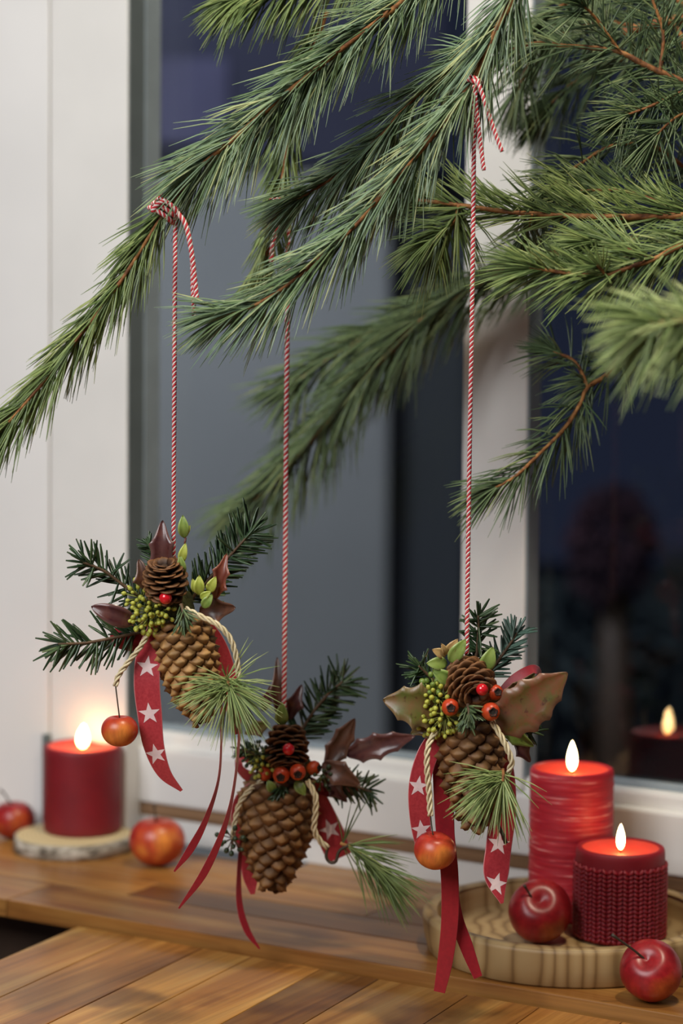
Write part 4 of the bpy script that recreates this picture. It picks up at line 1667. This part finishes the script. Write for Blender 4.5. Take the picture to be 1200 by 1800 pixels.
# ---------- middle ornament
YB = 2.05
B = empty('cone_ornament', P(490, 1470, YB))
tag(B, 'middle hanging cone ornament, lowest, with long brown leaves and two rose hips', 'ornament', GROUP)
binding(B, 500, 1350, YB + 0.012, 96, 80, 2)
big_cone(B, P(492, 1366, YB + 0.008), P(478, 1566, YB), M(126, P(490, 1420, YB)), 'scale_brown', 4, 126)
small_cone(B, P(504, 1278, YB + .004), (0.02, -0.55, -0.85), M(78, P(505, 1310, YB)), M(80, P(505, 1310, YB)), 'scale_dark', 5)
string(B, [(506, 372, YB), (505, 560, YB), (503, 760, YB), (501, 1000, YB), (499, 1250, YB)], 9)
wrap(B, 492, 358, YB, 20, math.radians(75), 2, 9)
string(B, [(494, 366, YB - .01), (486, 400, YB - .012), (479, 430, YB - .012), (476, 460, YB - .012)], 9, 'string_end', 30)
ball(B, 'red_berry', P(507, 1317, YB - 0.030), M(10.5, P(507, 1317, YB)), 'red_berry')
hip(B, 494, 1362, YB - .026, 15, (-0.05, -1, -0.15))
hip(B, 523, 1357, YB - .026, 14.5, (0.05, -1, -0.15))
hip(B, 466, 1360, YB - .010, 13, (-0.8, -0.5, -0.2))
hip(B, 551, 1350, YB - .010, 13, (0.8, -0.5, 0.1))
fir_sprig(B, [(520, 1300, YB + .014), (548, 1255, YB + .016), (575, 1222, YB + .016), (602, 1198, YB + .016)], 58, 51, per_m=950, tip=12)
fir_sprig(B, [(560, 1370, YB + .010), (600, 1378, YB + .006), (630, 1384, YB + .004), (652, 1392, YB)], 46, 52, per_m=700, tip=6)
fir_sprig(B, [(500, 1370, YB - .014), (495, 1386, YB - .02), (490, 1396, YB - .022)], 26, 53, per_m=2000, theta=(0.2, 0.9), tip=14)
fir_sprig(B, [(470, 1335, YB - .004), (445, 1325, YB - .006), (425, 1318, YB - .006)], 26, 54, per_m=1500, tip=10, w=0.0007)
lf(B, [(490, 1262), (487, 1156)], 26, 'leaf_brown', 2, YB + .012, YB + .010, fold=0.6, seed=11)
lf(B, [(508, 1264), (530, 1204)], 30, 'leaf_purple', 2, YB + .014, YB + .012, fold=0.5, seed=12)
lf(B, [(462, 1250), (476, 1205)], 22, 'leaf_purple', 2, YB + .016, YB + .012, fold=0.5, seed=12)
lf(B, [(572, 1352), (624, 1262)], 48, 'leaf_brown', 3, YB - .004, YB - .008, fold=0.4, seed=13, curl=-0.15, sharp=0.5)
lf(B, [(606, 1326), (728, 1294)], 54, 'leaf_purple', 4, YB, YB - .012, fold=0.35, seed=14, curl=0.1, sharp=0.45)
lf(B, [(566, 1342), (632, 1380)], 50, 'leaf_brown', 2, YB - .006, YB - .018, fold=0.25, seed=15, sharp=0.5)
lf(B, [(570, 1368), (610, 1410)], 26, 'leaf_purple', 2, YB + .004, YB, fold=0.5, seed=16)
lf(B, [(470, 1272), (430, 1290)], 30, 'leaf_olive', 2, YB + .006, YB, fold=0.3, seed=17)
lf(B, [(494, 1276), (496, 1236)], 24, 'leaf_green', 0, YB - .004, YB - .010, fold=0.2)
lf(B, [(482, 1392), (470, 1372)], 18, 'leaf_green', 0, YB - .02, YB - .022, fold=0.2)
lf(B, [(520, 1372), (536, 1398)], 20, 'leaf_green', 0, YB - .018, YB - .022, fold=0.2)
umbel(B, 452, 1326, YB - .004, 26, 22, 11, (-0.3, -1, 0.2), 'dark_berry', 'umbel_stalk', 3.2, 1.6)
umbel(B, 462, 1344, YB - .006, 24, 14, 12, (-0.4, -1, -0.3), 'umbel_berry', 'umbel_stalk', 4.0)
umbel(B, 408, 1474, YB - .014, 26, 16, 13, (-0.2, -1, -0.5), 'dark_berry', 'fir_stem', 4.4, 2.0)
umbel(B, 566, 1362, YB - .008, 26, 14, 14, (0.4, -1, -0.3), 'dark_berry', 'umbel_stalk', 4.0)
cord(B, [(462, 1372, YB - .008), (438, 1390, YB - .012), (420, 1415, YB - .014), (412, 1450, YB - .014), (409, 1474, YB - .014)], 10)
cord(B, [(540, 1372, YB - .020), (554, 1400, YB - .026), (554, 1430, YB - .026), (552, 1458, YB - .024), (562, 1478, YB - .022), (576, 1490, YB - .02)], 11)
ribbon(B, [(462, 1376, YB + .006, 30, 0.3), (432, 1410, YB + .010, 44, 0.3), (428, 1450, YB + .014, 44, 0.3), (436, 1500, YB + .018, 34, 0.4), (440, 1540, YB + .016, 28, 0.2), (444, 1572, YB + .014, 8, 0.1)], 'star_ribbon', 40, [(0.30, 0.0, PI)], 18)
ribbon(B, [(545, 1380, YB + .010, 34, 0.1), (566, 1430, YB + .012, 44, 0.2), (582, 1470, YB + .012, 50, 0.2), (597, 1508, YB + .012, 44, 0.2)], 'star_ribbon', 30, [(0.62, -0.1, PI)], 20)
ribbon(B, [(425, 1470, YB + .004, 10, 0.9), (420, 1530, YB + .004, 10, 0.8), (421, 1590, YB + .002, 12, 0.5), (434, 1635, YB, 12, 0.4), (456, 1668, YB, 3, 0.3)], 'plain_ribbon', 40)
ribbon(B, [(530, 1370, YB + .012, 22, 0.2), (570, 1388, YB + .014, 26, 0.6), (612, 1392, YB + .016, 24, 0.7), (622, 1378, YB + .02, 24, 1.0), (580, 1366, YB + .022, 22, 0.8)], 'plain_ribbon', 30, (), 20, 'ribbon_loop')
ribbon(B, [(480, 1366, YB + .012, 24, 0.2), (446, 1368, YB + .014, 28, 0.6), (422, 1352, YB + .016, 24, 0.9), (424, 1332, YB + .02, 24, 1.0), (460, 1340, YB + .022, 22, 0.8)], 'plain_ribbon', 30, (), 20, 'ribbon_loop')
v, f = tube(path([(576, 1488, YB - .02), (573, 1506, YB - .02), (580, 1516, YB - .02), (590, 1514, YB - .022), (596, 1496, YB - .022), (612, 1486, YB - .024)], 20), 0.0014, 7)
part('wire_loop', v, f, 'wire', B)


def sweep(root, px, ln_px, seed, per_m, theta, mat, grav, ups):
    rng = np.random.default_rng(seed)
    p = path(px, 20)
    v, f = tube(p, np.linspace(0.0016, 0.0011, len(p)), 7)
    st = part('pine_sprig', v, f, 'twig_bark', root)
    L = M(ln_px, p[8])
    v, f, r = needles_on(p, rng, per_m, L, 0.00062, theta, grav, 0.0, 22, 0.8, None, 2, 0.3, 0.45)
    chunks = [(v, f, r)]
    if ups:
        Bs, Ds, Ln = [], [], []
        for (dx, dy, lp) in ups:
            Bs.append(p[1]); Ds.append([dx, -0.2, -dy]); Ln.append(M(lp, p[1]))
        chunks.append(needle_mesh(np.array(Bs), np.array(Ds, dtype=float), np.array(Ln), np.full(len(Bs), 0.0006), -0.1, (rng.random((len(Bs), 3)) - 0.5) * 0.5, rng.random(len(Bs)) * 0.3))
    vv = np.vstack([c[0] for c in chunks]) - np.array(WLOC[root.name])
    ff, o = [], 0
    for c in chunks:
        ff.append(c[1] + o)
        o += len(c[0])
    nd = link('needles', quad_mesh('needles', vv, np.vstack(ff), mat, {'rnd': np.hstack([c[2] for c in chunks])}), st)
    nd['kind'] = 'stuff'


sweep(B, [(598, 1482, YB - .022), (620, 1492, YB - .024), (645, 1512, YB - .026), (672, 1535, YB - .028)], 105, 61, 1500, (0.15, 0.75), 'pine_green', 0.25,
      [(0.15, -1, 75), (0.45, -1, 95), (0.35, -1, 105), (-0.1, -1, 60), (0.25, -1, 88)])

# ---------- right ornament
YC = 1.90
C = empty('cone_ornament', P(820, 1330, YC))
tag(C, 'right hanging cone ornament with mottled holly leaves and three rose hips', 'ornament', GROUP)
binding(C, 815, 1240, YC + 0.014, 100, 84, 3)
big_cone(C, P(820, 1262, YC + 0.010), P(836, 1460, YC + .004), M(114, P(820, 1310, YC)), 'scale_brown', 7, 104)
small_cone(C, P(812, 1178, YC + .006), (0.28, -0.86, -0.42), M(72, P(820, 1195, YC)), M(92, P(820, 1195, YC)), 'scale_dark', 8, 70)
string(C, [(833, 150, YC), (832, 330, YC), (829, 560, YC), (825, 800, YC), (822, 1000, YC), (820, 1150, YC)], 8.3)
wrap(C, 833, 142, YC, 13, math.radians(60), 2, 8.5)
string(C, [(838, 140, YC - .010), (847, 165, YC - .012), (860, 205, YC - .012), (872, 240, YC - .012), (882, 266, YC - .012)], 8, 'string_end', 40)
string(C, [(834, 150, YC - .008), (838, 200, YC - .009), (844, 250, YC - .009), (850, 299, YC - .009)], 8, 'string_end', 40)
ball(C, 'red_berry', P(847, 1212, YC - 0.034), M(10.5, P(847, 1212, YC)), 'red_berry')
hip(C, 791, 1243, YC - .026, 15.5, (0.05, -1, 0.05))
hip(C, 862, 1251, YC - .028, 16.5, (0.25, -1, 0.1))
hip(C, 870, 1217, YC - .016, 14, (0.35, -1, 0.2))
fir_sprig(C, [(830, 1185, YC + .014), (838, 1145, YC + .016), (841, 1105, YC + .014), (840, 1082, YC + .012)], 44, 71, per_m=1050, tip=6, theta=(0.95, 1.25))
fir_sprig(C, [(850, 1195, YC + .022), (876, 1160, YC + .026), (896, 1132, YC + .028), (908, 1112, YC + .030)], 46, 72, 'fir_pale', per_m=1100, tip=10, theta=(0.6, 1.1))
fir_sprig(C, [(790, 1220, YC + .014), (758, 1192, YC + .010), (735, 1170, YC + .006)], 42, 73, per_m=1300, tip=10, w=0.0008)
fir_sprig(C, [(880, 1255, YC + .016), (910, 1272, YC + .014), (932, 1288, YC + .012)], 38, 74, per_m=1000, tip=8)
fir_sprig(C, [(822, 1238, YC - .022), (824, 1252, YC - .028), (822, 1266, YC - .030)], 34, 75, per_m=2200, theta=(0.2, 0.9), w=0.0006, tip=20, mat='pine_dark')
lf(C, [(780, 1250), (674, 1230)], 92, 'leaf_olive', 4, YC - .002, YC - .010, fold=0.25, seed=21, sharp=0.42)
lf(C, [(780, 1262), (722, 1290)], 40, 'leaf_olive', 3, YC + .002, YC - .002, fold=0.3, seed=22)
lf(C, [(866, 1284), (996, 1184)], 108, 'leaf_bronze', 5, YC - .010, YC - .022, fold=0.16, seed=23, sharp=0.42)
lf(C, [(848, 1236), (940, 1186)], 60, 'leaf_olive', 3, YC + .006, YC, fold=0.6, seed=24, up=(0.1, -1, -0.5))
lf(C, [(876, 1278), (938, 1312)], 34, 'leaf_green', 2, YC + .006, YC + .004, fold=0.3, seed=25, sharp=0.5)
lf(C, [(904, 1300), (932, 1340)], 26, 'leaf_purple', 2, YC + .010, YC + .008, fold=0.3, seed=26)
for (a_, b_, w_, mt) in (((786, 1166), (750, 1166), 24, 'leaf_green'), ((790, 1164), (818, 1124), 26, 'leaf_green'), ((796, 1200), (760, 1178), 26, 'leaf_green'), ((850, 1180), (866, 1138), 28, 'leaf_green'),
                         ((784, 1152), (760, 1142), 18, 'leaf_orange'), ((784, 1150), (804, 1124), 18, 'leaf_orange'), ((786, 1150), (776, 1132), 12, 'leaf_orange'), ((770, 1216), (758, 1206), 14, 'leaf_green')):
    lf(C, [a_, b_], w_, mt, 0, YC - .006, YC - .012, fold=0.22)
umbel(C, 772, 1228, YC - .006, 34, 22, 21, (-0.3, -1, 0.0))
umbel(C, 782, 1258, YC - .010, 36, 20, 22, (-0.1, -1, -0.8))
umbel(C, 764, 1212, YC - .002, 26, 12, 23, (-0.5, -1, 0.6), 'leaf_green', 'umbel_stalk', 5.5)
umbel(C, 758, 1270, YC - .004, 26, 12, 24, (-0.5, -1, -0.4))
cord(C, [(766, 1285, YC - .014), (753, 1310, YC - .020), (750, 1345, YC - .022), (754, 1395, YC - .020), (756, 1434, YC - .020)], 11)
cord(C, [(864, 1268, YC - .020), (878, 1290, YC - .024), (892, 1318, YC - .026), (899, 1340, YC - .024), (893, 1358, YC - .02), (885, 1390, YC - .014), (884, 1428, YC - .012)], 11)
ribbon(C, [(778, 1285, YC + .006, 34, 0.2), (752, 1325, YC, 38, 0.2), (737, 1380, YC - .004, 38, 0.1), (738, 1440, YC - .002, 36, 0.0), (748, 1500, YC + .004, 30, -0.1)], 'star_ribbon', 44, [(0.46, 0.1, PI), (0.80, 0.0, PI)], 19)
ribbon(C, [(775, 1300, YC + .012, 34, 0.0), (778, 1380, YC + .006, 34, 0.1), (782, 1460, YC + .002, 33, 0.1), (790, 1540, YC, 32, 0.2), (790, 1620, YC, 30, 0.0), (782, 1690, YC, 27, -0.1), (772, 1744, YC, 20, -0.1)], 'plain_ribbon', 60)
ribbon(C, [(786, 1420, YC + .018, 24, 0.3), (790, 1520, YC + .015, 24, 0.3), (800, 1605, YC + .012, 24, 0.2), (820, 1665, YC + .008, 24, 0.2), (840, 1718, YC + .006, 16, 0.2)], 'plain_ribbon', 50)
ribbon(C, [(862, 1290, YC + .010, 40, -0.2), (880, 1350, YC + .014, 44, -0.1), (884, 1420, YC + .010, 46, 0.0), (876, 1490, YC + .004, 46, 0.1), (872, 1540, YC, 44, 0.2), (882, 1588, YC - .004, 6, 0.4)], 'star_ribbon', 56, [(0.10, 0.2, PI), (0.655, 0.05, PI), (0.885, 0.1, PI + 0.4)], 21)
ribbon(C, [(872, 1232, YC + .012, 20, 0.4), (905, 1196, YC + .018, 24, 0.5), (938, 1176, YC + .02, 22, 0.8), (944, 1190, YC + .024, 20, 1.1), (900, 1225, YC + .026, 20, 0.8)], 'plain_ribbon', 30, (), 20, 'ribbon_loop')
tuft(C, [(884, 1352, YC - .022), (884, 1364, YC - .028), (883, 1374, YC - .032)], 108, 81, 130, 0.20,
     [(-1, -0.05, 0.4, 1.6), (-0.95, 0.35, 0.4, 2.4), (-0.6, 0.75, 0.4, 2.6), (-0.2, 1, 0.4, 2.0), (0.35, 1, 0.3, 1.3), (0.9, 0.55, 0.2, 0.25)], 'pine_bright', 0.30)
v, f = tube(path([(876, 1425, YC - .018), (876, 1450, YC - .02), (884, 1468, YC - .022), (889, 1482, YC - .022)], 12), np.linspace(0.0011, 0.0018, 12), 7)
part('dry_stalk', v, f, 'stem_dark', C)
hang_apple(764, 1495, 37, YC - .016, [(756, 1428), (758, 1448), (761, 1470)], 'small orange red apple dangling from the right ornament', 'apple_orange', 12, (0.2, 0.1))
